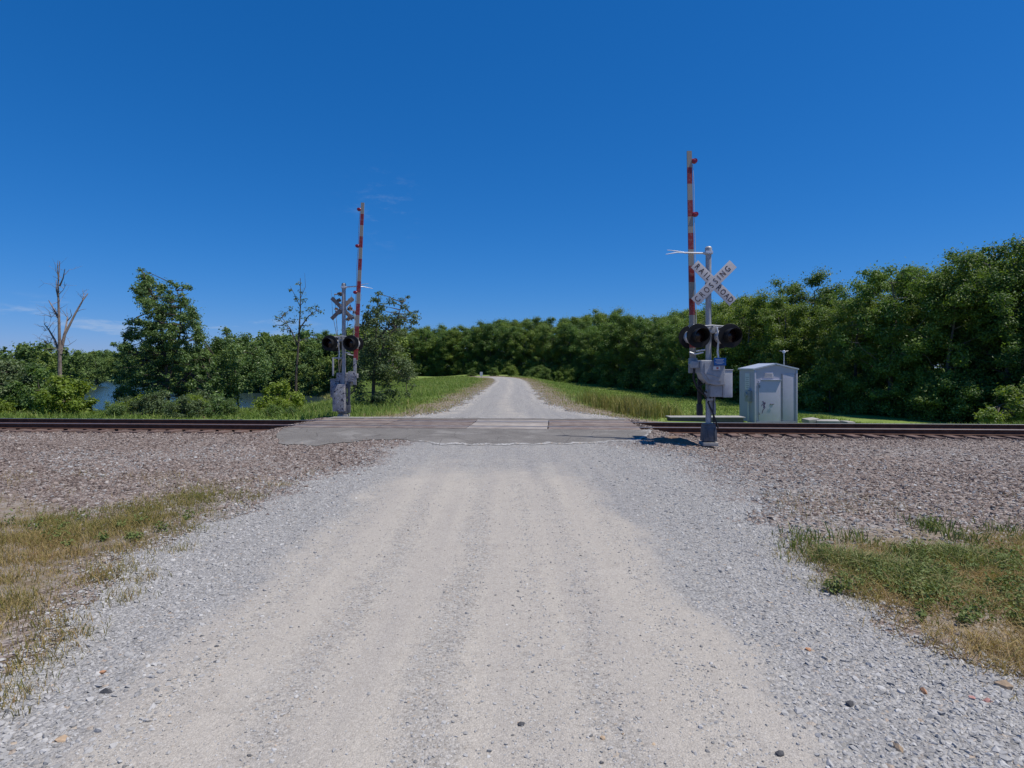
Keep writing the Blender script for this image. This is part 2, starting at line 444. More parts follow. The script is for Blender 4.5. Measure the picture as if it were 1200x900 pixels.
m, nt, b = new_mat('worn_asphalt')
co = coords(nt)
n1 = noise(nt, co, 1.3, 6, .65)
pc, ph = pebbles(nt, co, 70, [(0, (.09, .084, .077)), (.5, (.155, .144, .132)), (1, (.25, .235, .218))])
c = mix(nt, .55, pc, ramp(nt, n1, [(.3, (.12, .111, .102)), (.7, (.20, .187, .172))]))
c = mix(nt, math_(nt, 'MULTIPLY', sstep(nt, noise(nt, co, .9, 6, .7), .5, .68), .38), c, (.33, .315, .295))
at_ = N(nt, 'ShaderNodeAttribute'); at_.attribute_name = 'edge'
lc, lh = pebbles(nt, co, 30, LIME, 4.4)
ke = sstep(nt, math_(nt, 'ADD', at_.outputs['Fac'], math_(nt, 'MULTIPLY', math_(nt, 'SUBTRACT', noise(nt, co, 3.2, 7, .75), .5), 1.7)), .5, .85)
c = mix(nt, ke, c, lc)
cr = voro(nt, co, 1.1, 'DISTANCE_TO_EDGE')
crk = math_(nt, 'MULTIPLY', math_(nt, 'LESS_THAN', math_(nt, 'ADD', cr.outputs['Distance'], math_(nt, 'MULTIPLY', noise(nt, co, 14, 4, .7), .03)), .024), .55)
c = mix(nt, crk, c, (.06, .055, .05))
nt.links.new(c, b.inputs['Base Color']); b.inputs['Roughness'].default_value = .9; b.inputs['Specular IOR Level'].default_value = .2
bump(nt, b, math_(nt, 'ADD', ph, math_(nt, 'MULTIPLY', lh, ke)), .4, .012)
M['asphalt'] = m

m, nt, b = new_mat('lake_water')
co = coords(nt)
b.inputs['Base Color'].default_value = (0.03, 0.05, 0.055, 1); b.inputs['Roughness'].default_value = .12
b.inputs['IOR'].default_value = 1.33; b.inputs['Specular IOR Level'].default_value = .6
mp = N(nt, 'ShaderNodeMapping'); mp.inputs['Scale'].default_value = (1, 2.2, 1); nt.links.new(co, mp.inputs[0])
bump(nt, b, noise(nt, mp.outputs[0], 1.6, 5, .6), .5, .08)
M['water'] = m
M['soil'] = simple('brown_soil', (0.17, 0.115, 0.08), .95, 0, .3, 9, dirt=(.26, .2, .16), dirt_amt=.6, bmp=.8)

# ------------------------------------------------------------------ terrain
def ss(a, b, x):
    t = np.clip((np.asarray(x, float) - a) / (b - a), 0, 1)
    return t * t * (3 - 2 * t)
LAKE = np.array([(-420, 30), (-80, 31), (-40, 34), (-22, 37), (-16, 45), (-17, 60), (-24, 80), (-30, 96), (-45, 108), (-100, 165), (-170, 240), (-260, 340), (-420, 340)], float)
def lake_sd(x, y):
    x = np.asarray(x, float); y = np.asarray(y, float)
    d = np.full(x.shape, 1e9); ins = np.zeros(x.shape, bool)
    n = len(LAKE)
    for i in range(n):
        ax, ay = LAKE[i]; bx, by = LAKE[(i + 1) % n]
        ex, ey = bx - ax, by - ay
        t = np.clip(((x - ax) * ex + (y - ay) * ey) / (ex * ex + ey * ey), 0, 1)
        d = np.minimum(d, np.hypot(x - ax - t * ex, y - ay - t * ey))
        cond = ((ay > y) != (by > y)) & (x < (bx - ax) * (y - ay) / (by - ay + 1e-12) + ax)
        ins ^= cond
    return np.where(ins, d, -d)
TS = -0.066
def trk(x, y): return np.asarray(y, float) - (17.25 + TS * np.asarray(x, float))
RCY = np.array([-60, 10, 20, 24, 30, 42, 70, 85, 95, 102, 108]); RCX = np.array([-.3, -.3, .0, -.2, -.4, -.25, -.1, -.6, -1.5, -2.8, -5.0])
HWY = [18, 20, 22, 24.5, 28, 34, 60, 104]; HWX = [3.7, 3.2, 2.75, 2.25, 1.95, 1.85, 1.85, 1.95]
def hw(y): return np.interp(y, HWY, HWX)
def road_c(y): return np.interp(y, RCY, RCX)
def wob(x, y, s=1.0, ph=0.0):
    return (np.sin(x * 1.7 * s + 1.3 * np.sin(y * 1.1 * s + ph)) + np.sin(y * 2.3 * s + 1.7 * np.sin(x * .9 * s - ph)) + .6 * np.sin((x + y) * 4.1 * s + ph)) / 2.6
def H(x, y):
    x = np.asarray(x, float); y = np.asarray(y, float)
    t = trk(x, y)
    side = ss(2.6, 6, np.abs(x + .3))
    z = -.10 * side + .02 * wob(x, y, .7) * side
    # beyond the track: the bank to the right field, left to the lake
    rc = road_c(y)
    dr = 1.75 * ss(3.4, 13, x - rc) * ss(18, 30, y) * (1 - .65 * ss(75, 130, y))
    dl = .55 * ss(4.5, 14, -(x - rc)) * ss(20, 32, y)
    dl = dl + 1.3 * ss(30, 80, -x) * ss(90, 140, y)
    z = z - dr - dl + .06 * wob(x, y, .25) * ss(19, 30, y) * ss(2.2, 5, np.abs(x - rc))
    sd = lake_sd(x, y)
    wb = np.interp(y, [35, 52], [10, 5])
    k = ss(0, 1, (sd + wb) / (wb + 1.5))
    z = z * (1 - k) - 3.9 * k
    far = np.hypot(x, y)
    bed = 1 - ss(1.45, 3.2, np.abs(t))
    z = z * (1 - bed) + (-.10) * bed
    # crossing ramps
    corr = ss(-7.4, -6.0, x) * (1 - ss(3.5, 4.7, x))
    ramp_ = np.where(t < 0, ss(11.2, 15.4, y), 1 - ss(1.4, 6, t)) * corr
    z = z * (1 - ramp_) + .088 * ramp_
    return z

# road edges -------------------------------------------------------
def road_edges_near(y):
    jl = .16 * np.sin(y * 1.9) + .10 * np.sin(y * 5.3 + 1) + .05 * np.sin(y * 13.1)
    jr = .15 * np.sin(y * 2.2 + 2) + .10 * np.sin(y * 6.1) + .05 * np.sin(y * 11.7 + 1)
    l = np.interp(y, [-10, 3.3, 4.9, 7.5, 9.4, 11.5, 13, 16], [-2.8, -2.9, -3.35, -3.3, -3.1, -2.6, -2.5, -2.4]) + jl
    r = np.interp(y, [-10, 3.2, 5.3, 7, 9.4, 12, 13.2, 16], [2.7, 2.75, 2.55, 2.95, 3.5, 3.4, 2.8, 2.6]) + jr
    return l, r
def in_road(x, y):
    l, r = road_edges_near(y)
    near = (x > l) & (x < r) & (y < 15.6)
    rc = road_c(y); w = hw(y)
    far = (np.abs(x - rc) < w) & (y > 18.2) & (y < 108)
    return near | far

AP = [(-6.25, 16.35), (-5.75, 14.6), (-5.25, 13.45), (-4.3, 13.05), (-3.7, 13.5), (-3.1, 13.85), (-2.55, 13.85), (-2.1, 13.55), (-1.6, 13.1), (-.5, 13.0), (.8, 13.15), (1.6, 13.2), (2.3, 13.5), (2.95, 13.7), (3.35, 14.7), (3.72, 15.62)]
def grid_axis(segs):
    out = []
    for a, b, s in segs:
        out.append(np.arange(a, b - 1e-6, s))
    out.append(np.array([segs[-1][1]]))
    return np.concatenate(out)
xs = grid_axis([(-1500, -400, 100), (-400, -120, 14), (-120, -40, 3), (-40, -14, .8), (-14, -7, .3), (-7, 6, .14), (6, 14, .3), (14, 40, .8), (40, 120, 4), (120, 400, 30), (400, 1500, 100)])
ys = grid_axis([(-200, -20, 20), (-20, 0, 2), (0, 2, .4), (2, 20, .14), (20, 30, .35), (30, 60, .8), (60, 130, 1.6), (130, 400, 9), (400, 1600, 100)])
X, Y = np.meshgrid(xs, ys)
Z = H(X, Y)
# under the crossing, apron and road the ground lies a little lower than their sheets
lo = ss(-6.5, -6.1, X) * (1 - ss(3.5, 3.9, X)) * ((Y > np.interp(X, [p[0] for p in AP], [p[1] for p in AP]) + .2) & (trk(X, Y) < 2.0))
l_, r_ = road_edges_near(Y)
lo = np.maximum(lo, ((X > l_ + .12) & (X < r_ - .12) & (Y < 15.6)).astype(float))
rc_ = road_c(Y)
lo = np.maximum(lo, ((np.abs(X - rc_) < hw(Y) - .35) & (Y > 18) & (Y < 104)).astype(float))
Zg = Z - .035 * lo - .25 * ((np.abs(trk(X, Y)) < 1.5) & (X > -6.0) & (X < 3.45))
ny, nx = X.shape
idx = np.arange(ny * nx).reshape(ny, nx)
Q = np.stack([idx[:-1, :-1], idx[:-1, 1:], idx[1:, 1:], idx[1:, :-1]], -1).reshape(-1, 4)
me = np_mesh('ground', np.stack([X, Y, Zg], -1).reshape(-1, 3), quads=Q, smooth=True)
# the zones
T = trk(X, Y)
wl = ss(6.1, 7.6, Y + .35 * (X + 4) * (X < -4) + .5 * wob(X, Y, .8))        # left: ballast begins beyond the grass
wr = ss(5.6, 7.2, Y - .12 * (X - 3) + .5 * wob(X, Y, .8))
near_b = np.where(X < 0, wl, wr)
zb = np.where(T < -1, near_b, 1 - ss(1.9, 3.0, T + .25 * wob(X, Y, 1.3)))
zb = np.where((Y < 15) & (X > l_ - .5) & (X < r_ + .3), np.maximum(zb, .6), zb)
zg = np.where(T > 1.8, 1 - .95 * (1 - ss(0.8, 3.2, np.abs(X - rc_) - hw(Y) + .5 * wob(X, Y, .5))) * (Y < 120), 0.0)
zg = np.where((T < 0), np.where(X > 3, .12, .1), zg)
ca = me.attributes.new('zone', 'FLOAT_COLOR', 'POINT')
ca.data.foreach_set('color', np.stack([zb, zg, 1 - zb, np.ones_like(zb)], -1).astype(np.float32).ravel())
g = link_mesh('ground', me, M['ground']); tag(g, kind='structure')

def sheet(name, U, Vv, off, mat, attrs):
    """U, Vv: 2-D arrays of x and y on the terrain"""
    Zs = H(U, Vv) + off
    a, b_ = U.shape
    ix = np.arange(a * b_).reshape(a, b_)
    q = np.stack([ix[:-1, :-1], ix[:-1, 1:], ix[1:, 1:], ix[1:, :-1]], -1).reshape(-1, 4)
    me = np_mesh(name, np.stack([U, Vv, Zs], -1).reshape(-1, 3), quads=q, smooth=True)
    for k, arr in attrs.items():
        t = me.attributes.new(k, 'FLOAT', 'POINT'); t.data.foreach_set('value', arr.astype(np.float32).ravel())
    o = link_mesh(name, me, mat); tag(o, kind='structure')
    return o
# near road
yy = grid_axis([(-8, 2, .4), (2, 15.5, .07)])
l, r = road_edges_near(yy)
u = np.linspace(0, 1, 80)
U = l[:, None] * (1 - u) + r[:, None] * u; Vv = np.repeat(yy[:, None], len(u), 1)
pk = ss(-2.65, -1.45, U + .16 * wob(U, Vv, 1.1)) * (1 - ss(.95, 1.95, U + .16 * wob(U, Vv, 1.1) + .028 * (Vv - 3)))
pk = pk * (1 - .72 * ss(6.5, 12.5, Vv))
# shallow wheel ruts
rut = -.012 * (np.exp(-((U + .95) / .3) ** 2) + np.exp(-((U - .55) / .3) ** 2))
Us = U + .07 * np.sin(.7 * Vv) + .04 * np.sin(1.9 * Vv + 1) + .03 * np.sin(4.3 * Vv)
streak = sum(a_ * np.exp(-((Us - c_ + .02 * (Vv - 4)) / w_) ** 2) * (.75 + .25 * np.sin(Vv * f_ + c_)) for c_, w_, a_, f_ in ((-1.12, .17, .75, .6), (-.38, .15, 1.0, .5), (.15, .11, .5, .9), (.55, .14, .95, .7), (1.08, .16, .6, .8), (-1.75, .2, .6, .5)))
o = sheet('gravel_road', U, Vv, .006, M['road'], {'packed': pk, 'streak': streak, 'across': U, 'fade': np.clip(1 - np.minimum(U - l[:, None], r[:, None] - U) / np.where(U > 0, 1.3, .55), 0, 1) * ss(6.5, 8.5, Vv)})
# road beyond: straight on, then bending left
cen = [(road_c(y), y) for y in np.arange(18.3, 100, .5)] + [(-2.4, 100.5), (-4, 104), (-7, 107.5), (-12, 110.5), (-19, 112.5), (-28, 115), (-40, 120), (-60, 131)]
cen = np.array(cen)
dvec = np.gradient(cen, axis=0); dvec /= np.linalg.norm(dvec, axis=1)[:, None]
nrm = np.stack([dvec[:, 1], -dvec[:, 0]], -1)
wv = hw(cen[:, 1])
u = np.linspace(-1, 1, 26)
jl = .18 * np.sin(cen[:, 1] * 1.3) + .12 * np.sin(cen[:, 1] * 3.7)
U = cen[:, :1] + nrm[:, :1] * (u * wv[:, None] + np.where(u < 0, -1, 1) * np.abs(u) ** 6 * jl[:, None])
Vv = cen[:, 1:] + nrm[:, 1:] * u * wv[:, None]
rank = np.repeat(u[None, :], len(cen), 0)
sheet('gravel_road_beyond', U, Vv, .02, M['road'], {'packed': .34 + .18 * np.cos(rank * 7), 'across': rank * 2.4, 'fade': rank * 0, 'streak': .5 + .5 * np.cos(rank * 7 + 2.5)})

# asphalt apron in front of the crossing
ax_ = np.linspace(-6.2, 3.68, 150)
front = np.interp(ax_, [p[0] for p in AP], [p[1] for p in AP]) + .06 * np.sin(ax_ * 9) + .04 * np.sin(ax_ * 23 + 1)
back = 17.25 + TS * ax_ - 1.37
u = np.linspace(0, 1, 16)
U = np.repeat(ax_[:, None], 16, 1); Vv = front[:, None] * (1 - u) + np.maximum(back, front + .01)[:, None] * u
sheet('asphalt_apron', U, Vv, .014, M['asphalt'], {'edge': np.clip(1 - np.minimum(Vv - front[:, None], np.minimum(U + 6.2, 3.7 - U)) / .55, 0, 1) * ss(-3.2, -1.6, U)})
ax_ = np.linspace(-5.9, 3.6, 80)
back = 17.25 + TS * ax_ + 1.37
u = np.linspace(0, 1, 8)
U = np.repeat(ax_[:, None], 8, 1)
Vv = back[:, None] * (1 - u) + (back + .75 + .12 * np.sin(ax_ * 3) + .06 * np.sin(ax_ * 11))[:, None] * u
sheet('asphalt_apron_beyond', U, Vv, .028, M['asphalt'], {'edge': np.repeat(u[None, :], 80, 0)})

# the lake
mb = MB(); mb.add([(-600, 26, 0), (-9, 26, 0), (-9, 420, 0), (-600, 420, 0)], [(0, 1, 2, 3)])
o = mb.build('lake_water', M['water'], smooth=False, loc=(0, 0, -3.0)); tag(o, kind='structure')

# ------------------------------------------------------------------ track
ANG = math.atan(TS)
def tpt(along, across, z=0.0):
    """point from distance along the track (0 at x=0) and across (away from the camera)"""
    return Vector((along * math.cos(ANG) - across * math.sin(ANG), 17.25 + along * math.sin(ANG) + across * math.cos(ANG), z))
RZ = Matrix.Rotation(ANG, 3, 'Z')
prof = [(-.068, 0), (.068, 0), (.068, .012), (.012, .03), (.010, .105), (.036, .118), (.036, .148), (.028, .152), (-.028, .152), (-.036, .148), (-.036, .118), (-.010, .105), (-.012, .03), (-.068, .012)]
for nm, ac, lab in (('rail', -.752, 'rusty steel rail nearest the camera, in front of the crossing timbers\' middle boards'),
                    ('rail', .752, 'rusty steel rail farther from the camera, on the lake and hut side')):
    mb = MB(); n = len(prof); L = [-70, -40, -20, -10, 0, 10, 20, 40, 70]
    vs = []
    for a in L:
        for u, v in prof: vs.append((a, u, v))
    fs = []; mi = []
    mb.add(vs, [])
    for i in range(len(L) - 1):
        for k in range(n):
            k2 = (k + 1) % n
            mb.f.append((i * n + k, i * n + k2, (i + 1) * n + k2, (i + 1) * n + k)); mb.m.append(1 if k in (7, 8) else 0)
    o = mb.build(nm, [M['rail'], M['railhead']], smooth=False)
    o.location = tpt(0, ac, -.042); o.rotation_euler = (0, 0, ANG)
    tag(o, lab, 'rail', 'rails of the railway track')
# sleepers
mb = MB(); mb.box((0, 0, -.09), (.225, 2.62, .18), bev=.012)
proto = mb.build('railway_sleeper', M['tie'])
first = True
for a in np.arange(-26, 26, .5):
    if -6.35 < a < 3.75: continue
    o = proto if first else proto.copy()
    if not first: COL.objects.link(o)
    first = False
    o.location = tpt(a + random.uniform(-.04, .04), random.uniform(-.06, .06), -.040 + random.uniform(-.012, .006))
    o.rotation_euler = (random.uniform(-.008, .008), 0, ANG + random.uniform(-.025, .025))
    tag(o, 'weathered brown timber sleeper under the rails %s of the crossing' % ('left' if a < 0 else 'right'), 'sleeper',
        'sleepers %s of the crossing' % ('left' if a < 0 else 'right'))
# crossing panels
ends = [-6.05, -3.6, -1.14, 1.05, 3.52]
pos = ['leftmost', 'second from the left', 'second from the right', 'rightmost']
rows = [('front', -1.36, -.80, 'in front of the nearer rail'), ('middle', -.655, -.01, 'just behind the nearer rail, between the rails'),
        ('middle', .01, .655, 'just before the farther rail, between the rails'), ('back', .80, 1.36, 'behind the farther rail')]
for ri, (rn, a0, a1, where) in enumerate(rows):
    for i in range(4):
        x0, x1 = ends[i] + .012, ends[i + 1] - .012
        mb = MB()
        nb = 2 if (a1 - a0) < .6 else 3
        w = (a1 - a0) / nb
        for k in range(nb):
            mb.box(((x0 + x1) / 2 + random.uniform(-.012, .012), a0 + (k + .5) * w, -.1 + random.uniform(-.006, .004)), (x1 - x0, w - .016, .2), bev=.012)
        o = mb.build('timber_deck', M['paneldust'] if i == 2 else M['panel'])
        o.location = tpt(0, 0, .112); o.rotation_euler = (0, 0, ANG)
        look = 'pale dusty' if i == 2 else 'weathered mauve-brown'
        tag(o, '%s timber board %s, %s' % (look, where, pos[i]), 'timber board', 'timber panels of the level crossing')

# ------------------------------------------------------------------ crossing signals
def text_mesh(word, size, width=None, offset=0.0):
    cu = bpy.data.curves.new('t', 'FONT'); cu.body = word; cu.size = size
    cu.align_x = 'CENTER'; cu.align_y = 'CENTER'; cu.offset = offset
    o = bpy.data.objects.new('t', cu); COL.objects.link(o)
    bpy.context.view_layer.update()
    dg = bpy.context.evaluated_depsgraph_get()
    me = bpy.data.meshes.new_from_object(o.evaluated_get(dg))
    bpy.data.objects.remove(o); bpy.data.curves.remove(cu)
    return me
LET = {}
def letters(pairs, M4, size, sq=0.8):
    """pairs: (char, place along blade)"""
    mb = MB()
    for ch, u in pairs:
        if ch not in LET: LET[ch] = text_mesh(ch, 1.0, offset=.012)
        me = LET[ch]
        T4 = M4 @ Matrix.Translation((u, 0, 0)) @ Matrix.Rotation(R(90), 4, 'X') @ Matrix.Diagonal((size * sq, size, size, 1))
        mb.add([T4 @ v.co for v in me.vertices], [tuple(p.vertices) for p in me.polygons])
    return mb

def make_signal(loc, rz, label, k=1.0, zmech=0.0, far=False):
    root = empty('crossing_signal', loc, rz)
    tag(root, label, 'crossing signal', 'level crossing signals with raised gates')
    metal = M['galv']
    # base
    mb = MB(); mb.box((0, 0, .02), (.34, .34, .08), bev=.015)
    mb.build('base_plate', M['concrete'], root)
    mb = MB(); mb.box((0, 0, .26), (.30, .30, .36), bev=.02, taper=.86)
    mb.box((0, 0, .455), (.24, .24, .04), bev=.01)
    for sx_ in (-.10, .10): mb.box((sx_, -.146, .25), (.025, .016, .30), rot=Matrix.Rotation(R(-3.5), 3, 'X'), bev=.004)
    mb.box((0, -.148, .26), (.11, .012, .2), rot=Matrix.Rotation(R(-3), 3, 'X'), bev=.004); mb.box((.155, 0, .22), (.03, .16, .22), bev=.006)
    mb.build('junction_base', M['darkcast'], root)
    # mast
    top = 4.42
    mb = MB(); mb.path([(0, 0, .44), (0, 0, top)], .064, 18)
    ms = mb.build('mast', metal, root)
    mb = MB(); mb.lathe([(.0, .035), (.05, .03), (.076, .0), (.076, -.07), (.0, -.07)], (0, 0, top + .02), (0, 0, 1), 18)
    mb.build('mast_cap', metal, ms)
    # gate keeper: a long fork reaching over the arm
    mb = MB()
    mb.path([(-.05, .06, top - .09), (-.52, .10, top - .07)], [.024, .02], 8)
    mb.path([(-.50, .10, top - .07), (-.70, .02, top - .08), (-.97, -.02, top - .13)], [.016, .013, .006], 7)
    mb.path([(-.50, .10, top - .07), (-.68, .17, top - .02), (-.88, .20, top + .01)], [.016, .013, .006], 7)
    mb.box((0, 0, top - .09), (.16, .16, .07), bev=.01)
    mb.build('gate_keeper', M['alu'], root)
    # crossbuck
    cxz = (.085, 3.63)
    for nm, th, yy_, pairs in (('crossbuck_blade', 45, -.100, [list(zip('RAIL', (-.52, -.38, -.265, -.17))), list(zip('ROAD', (.16, .29, .415, .53)))]),
                               ('crossbuck_blade', -45, -.118, [list(zip('CROSSING', (-.52, -.375, -.225, -.08, .055, .165, .285, .44)))])):
        M4 = Matrix.Translation((cxz[0], yy_, cxz[1])) @ Matrix.Rotation(R(th), 4, 'Y')
        mb = MB()
        mb.box((0, 0, 0), (1.22, .006, .225) if not far else (1.02, .006, .13), bev=.002)
        o = mb.build(nm, [M['signwhite']] if not far else [M['signback']], root, M=M4)
        for pr_ in (pairs if not far else [[(c_, u_ * .86) for c_, u_ in q_] for q_ in pairs]):
            lb = letters(pr_, M4 @ Matrix.Translation((0, -.0055, 0)), .185 if not far else .11, .78)
            lb.build('lettering', M['letter'], o, smooth=False)
    mb = MB(); mb.box((.04, -.075, 3.63), (.2, .05, .10), bev=.005); mb.box((0, -.03, 3.63), (.15, .1, .06), bev=.005)
    mb.build('crossbuck_bracket', metal, root)
    # gate arm
    a0, a1 = (Vector((-.30, .17, 1.86)), Vector((-.385, .17, 6.57 * k))) if not far else (Vector((-.44, .17, 1.86)), Vector((-.68, .17, 6.57 * k)))
    L = (a1 - a0).length
    mb = MB()
    for kk in range(2):
        pass
    secs = 8
    vs, fs = [], []
    for i in range(secs + 1):
        t = i / secs; w = .068 - .014 * t; d = .024 - .004 * t
        vs += [(-w, -d, t * L), (w, -d, t * L), (w, d, t * L), (-w, d, t * L)]
    for i in range(secs):
        for q in range(4): fs.append((i * 4 + q, i * 4 + (q + 1) % 4, (i + 1) * 4 + (q + 1) % 4, (i + 1) * 4 + q))
    fs += [(3, 2, 1, 0), (secs * 4, secs * 4 + 1, secs * 4 + 2, secs * 4 + 3)]
    mb.add(vs, [tuple(f) for f in fs])
    arm = mb.build('gate_arm', arm_mat(L), root, smooth=False)
    # origin so that the band pattern ends with a whitish tip
    arm.location = a0
    arm.rotation_euler = (0, math.atan2(a1.x - a0.x, a1.z - a0.z), 0)
    for fz in ((L - .23, L - 1.45, L - 3.0) if far else (L - .23, L - 1.45)):
        mb = MB()
        mb.lathe([(.0, -.02), (.045, -.02), (.055, .0), (.055, .05), (.045, .075), (.0, .08)], (.075, 0, fz), (1, 0, 0), 14)
        mb.box((.066, 0, fz), (.03, .04, .09), bev=.005)
        mb.lathe([(.0, -.05), (.05, -.05), (.055, -.02), (.055, .02), (.05, .05), (.0, .05)], (.125, 0, fz), (0, 1, 0), 14)
        mb.build('arm_lamp', M['redlamp'], arm)
    mb = MB()
    cp = [(.075, .0, L - .3), (.095, .0, L - .8), (.085, 0, L - 1.5), (.10, .0, L - 2.1), (.08, 0, L - 2.9), (.10, .01, L - 3.6), (.09, .02, .4)]
    mb.path(cp, .008, 6); mb.build('arm_cable', M['boxgrey'], arm)
    # lamp crossarm
    lz = 2.44
    mb = MB()
    mb.box((.03, 0, lz + .13), (.20, .2, .12), bev=.01)
    for s in (-1, 1):
        mb.path([(.03, s * .07, lz + .16), (.03, s * .17, lz + .22)], .026, 8)
        mb.path([(-.40, s * .17, lz + .25), (-.2, s * .17, lz + .215), (.03, s * .17, lz + .235), (.26, s * .17, lz + .215), (.46, s * .17, lz + .25)], .02, 8)
    mb.build('light_crossarm', metal, root)
    for s in (-1, 1):              # s=-1 faces the front of the signal
        for xx in (-.32, .38):
            c = Vector((xx, s * .30, lz))
            ax = Vector((0, s, 0))
            mb = MB()
            mb.lathe([(.0, -.22), (.075, -.215), (.125, -.17), (.15, -.08), (.155, .0), (.0, .001)], c, ax, 24)
            mb.path([c + Vector((0, -s * .1, .12)), c + Vector((0, -s * .13, .23))], .026, 8)
            hd = mb.build('signal_light', M['alu'] if s > 0 or True else M['black'], root)
            mb = MB(); mb.lathe([(.0, .004), (.262, .004), (.268, .010), (.262, .018), (.0, .018)], c, ax, 40)
            mb.build('background_disc', M['black'], hd)
            mb = MB(); mb.lathe([(.0, .06), (.06, .055), (.11, .042), (.142, .022)], c, ax, 28)
            mb.build('lens', M['lens'], hd)
            # hood: a visor with its lower front cut back
            n = 30; vs, fs = [], []
            for i in range(n + 1):
                a = R(-72) + R(324) * i / n
                rr = .155
                dep = .11 + .25 * (math.sin(max(0, min(math.pi, (a + R(72)) / R(324) * math.pi))) ** .7)
                for (r2, d2) in ((rr, .016), (rr, dep), (rr - .006, dep), (rr - .006, .016)):
                    vs.append(c + ax * d2 + Vector((math.cos(a) * r2, 0, math.sin(a) * r2)))
            for i in range(n):
                for q in range(4): fs.append((i * 4 + q, i * 4 + (q + 1) % 4, (i + 1) * 4 + (q + 1) % 4, (i + 1) * 4 + q))
            mb = MB(); mb.add(vs, fs); mb.build('hood', M['black'], hd)
    # bits of bracing between lamps and mechanism
    mb = MB()
    mb.path([(.17, -.05, lz + .2), (.2, -.1, lz - .05), (.17, -.1, lz - .35), (.2, -.1, lz - .55)], .022, 8)
    mb.path([(-.12, -.02, lz - .36), (-.30, 0, lz - .40), (-.42, .02, lz - .36)], .018, 7)
    mb.path([(-.05, .05, lz - .3), (-.25, .1, lz - .33)], .02, 7)
    mb.build('brace', M['alu'], root)
    # gate mechanism
    mm = M['mech'] if not far else M['graffiti']
    z0 = zmech
    mb = MB()
    outline = [(-.28, 1.90), (-.28, 1.62), (-.22, 1.48), (-.12, 1.38), (.04, 1.345), (.245, 1.345), (.26, 1.60), (.25, 1.90)]
    mb.prism([(u, v + z0) for u, v in outline], -.34, .02, 'XZ')
    o = mb.build('gate_mechanism', mm, root, smooth=False)
    bv = o.modifiers.new('bevel', 'BEVEL'); bv.width = .02; bv.segments = 2
    mb = MB(); mb.prism([(-.20, 1.84 + z0), (-.20, 1.62 + z0), (-.10, 1.46 + z0), (.17, 1.43 + z0), (.18, 1.62 + z0), (-.06, 1.66 + z0), (-.08, 1.86 + z0)], -.362, -.341, 'XZ')
    mb.path([(-.15, -.365, 1.60 + z0), (.1, -.365, 1.52 + z0)], .012, 6)
    mb.build('cover', mm, o, smooth=False)
    mb = MB()
    mb.box((-.355, -.15, 1.80 + z0), (.15, .22, .15), bev=.02)
    if far: mb.box((-.40, .17, 1.82 + z0), (.22, .08, .12), bev=.01)
    mb.path([(-.36, -.06, 1.80 + z0), (-.36, .17, 1.83 + z0)], .05, 12)
    mb.box((-.30, .17, 1.78 + z0), (.19, .07, .34), bev=.01)
    if zmech < -.1: mb.box((-.42, .17, 1.5), (.10, .05, .9), bev=.01)
    mb.build('arm_bracket', mm, root)
    if not far:
        mb = MB(); mb.box((.13, -.372, 1.865 + z0), (.27, .012, .17), bev=.003)
        p = mb.build('notice_plate', M['blue'], root)
        mb = MB()
        for i, (w, dz) in enumerate(((.19, .05), (.15, .02), (.2, -.01), (.12, -.04))):
            mb.box((.12, -.3795, 1.865 + z0 + dz), (w, .002, .010))
        mb.build('notice_print', M['label'], p, smooth=False)
        mb = MB(); mb.box((.06, -.368, 1.725 + z0), (.15, .010, .075), bev=.002)
        p = mb.build('rating_label', M['label'], root)
        mb = MB(); mb.box((.075, -.3745, 1.725 + z0), (.05, .002, .045)); mb.build('label_mark', M['redlabel'], p)
    mb = MB(); mb.box((.345, -.12, 1.375 + z0), (.205, .30, .60), bev=.015)
    mb.box((.345, -.12, 1.685 + z0), (.225, .33, .02), bev=.004); mb.box((.345, -.276, 1.37 + z0), (.16, .012, .5), bev=.003)
    mb.build('junction_box', M['boxgrey'] if not far else mm, root)
    mb = MB(); mb.box((.10, -.12, 1.215 + z0), (.27, .26, .26), bev=.015)
    mb.build('motor_housing', mm, root)
    # counterweights hanging behind
    zb_ = 1.12 + z0
    zl = .66 if not far else .12
    mb = MB(); mb.box((-.185, .05, (zb_ + .7 + zl) / 2 - .05), (.085, .06, zb_ + .45 - zl), bev=.008); mb.box((-.185, .05, zl + .12), (.11, .14, .26), bev=.01)
    mb.build('counterweight', M['rubber'] if not far else M['darkcast'], root)
    mb = MB(); mb.box((.115, .09, (zb_ + zl) / 2), (.12, .07, zb_ - zl), bev=.008); mb.box((.115, .09, zl + .14), (.13, .13, .26), bev=.01)
    mb.build('counterweight', mm, root)
    # clamps and cables
    mb = MB(); mb.lathe([(.0, -.05), (.09, -.05), (.09, .05), (.0, .05)], (0, 0, 1.16 + z0), (0, 0, 1), 16)
    mb.box((0, -.06, 1.02 + z0), (.15, .10, .05), bev=.006); mb.box((0, -.05, 1.30 + z0), (.13, .10, .05), bev=.006)
    mb.build('mast_clamp', metal, root)
    mb = MB()
    mb.path([(-.36, -.12, 1.72 + z0), (-.38, -.13, 1.50 + z0), (-.30, -.13, 1.28 + z0), (-.12, -.10, 1.12 + z0), (-.05, -.08, 1.0 + z0)], .024, 8)
    mb.path([(-.12, -.2, 1.4 + z0), (-.25, -.16, 1.33 + z0), (-.16, -.1, 1.22 + z0), (-.06, -.09, 1.18 + z0)], .014, 6)
    mb.path([(.03, -.08, 1.1 + z0), (-.04, -.09, .95 + z0 * .5), (.07, -.08, .72 + z0 * .3), (.13, -.08, .55), (.19, -.08, .38)], .02, 8)
    mb.path([(.08, -.1, 1.1 + z0), (.075, -.085, .7 + z0 * .3), (.10, -.08, .45)], .014, 6)
    mb.build('cable', M['rubber'], root)
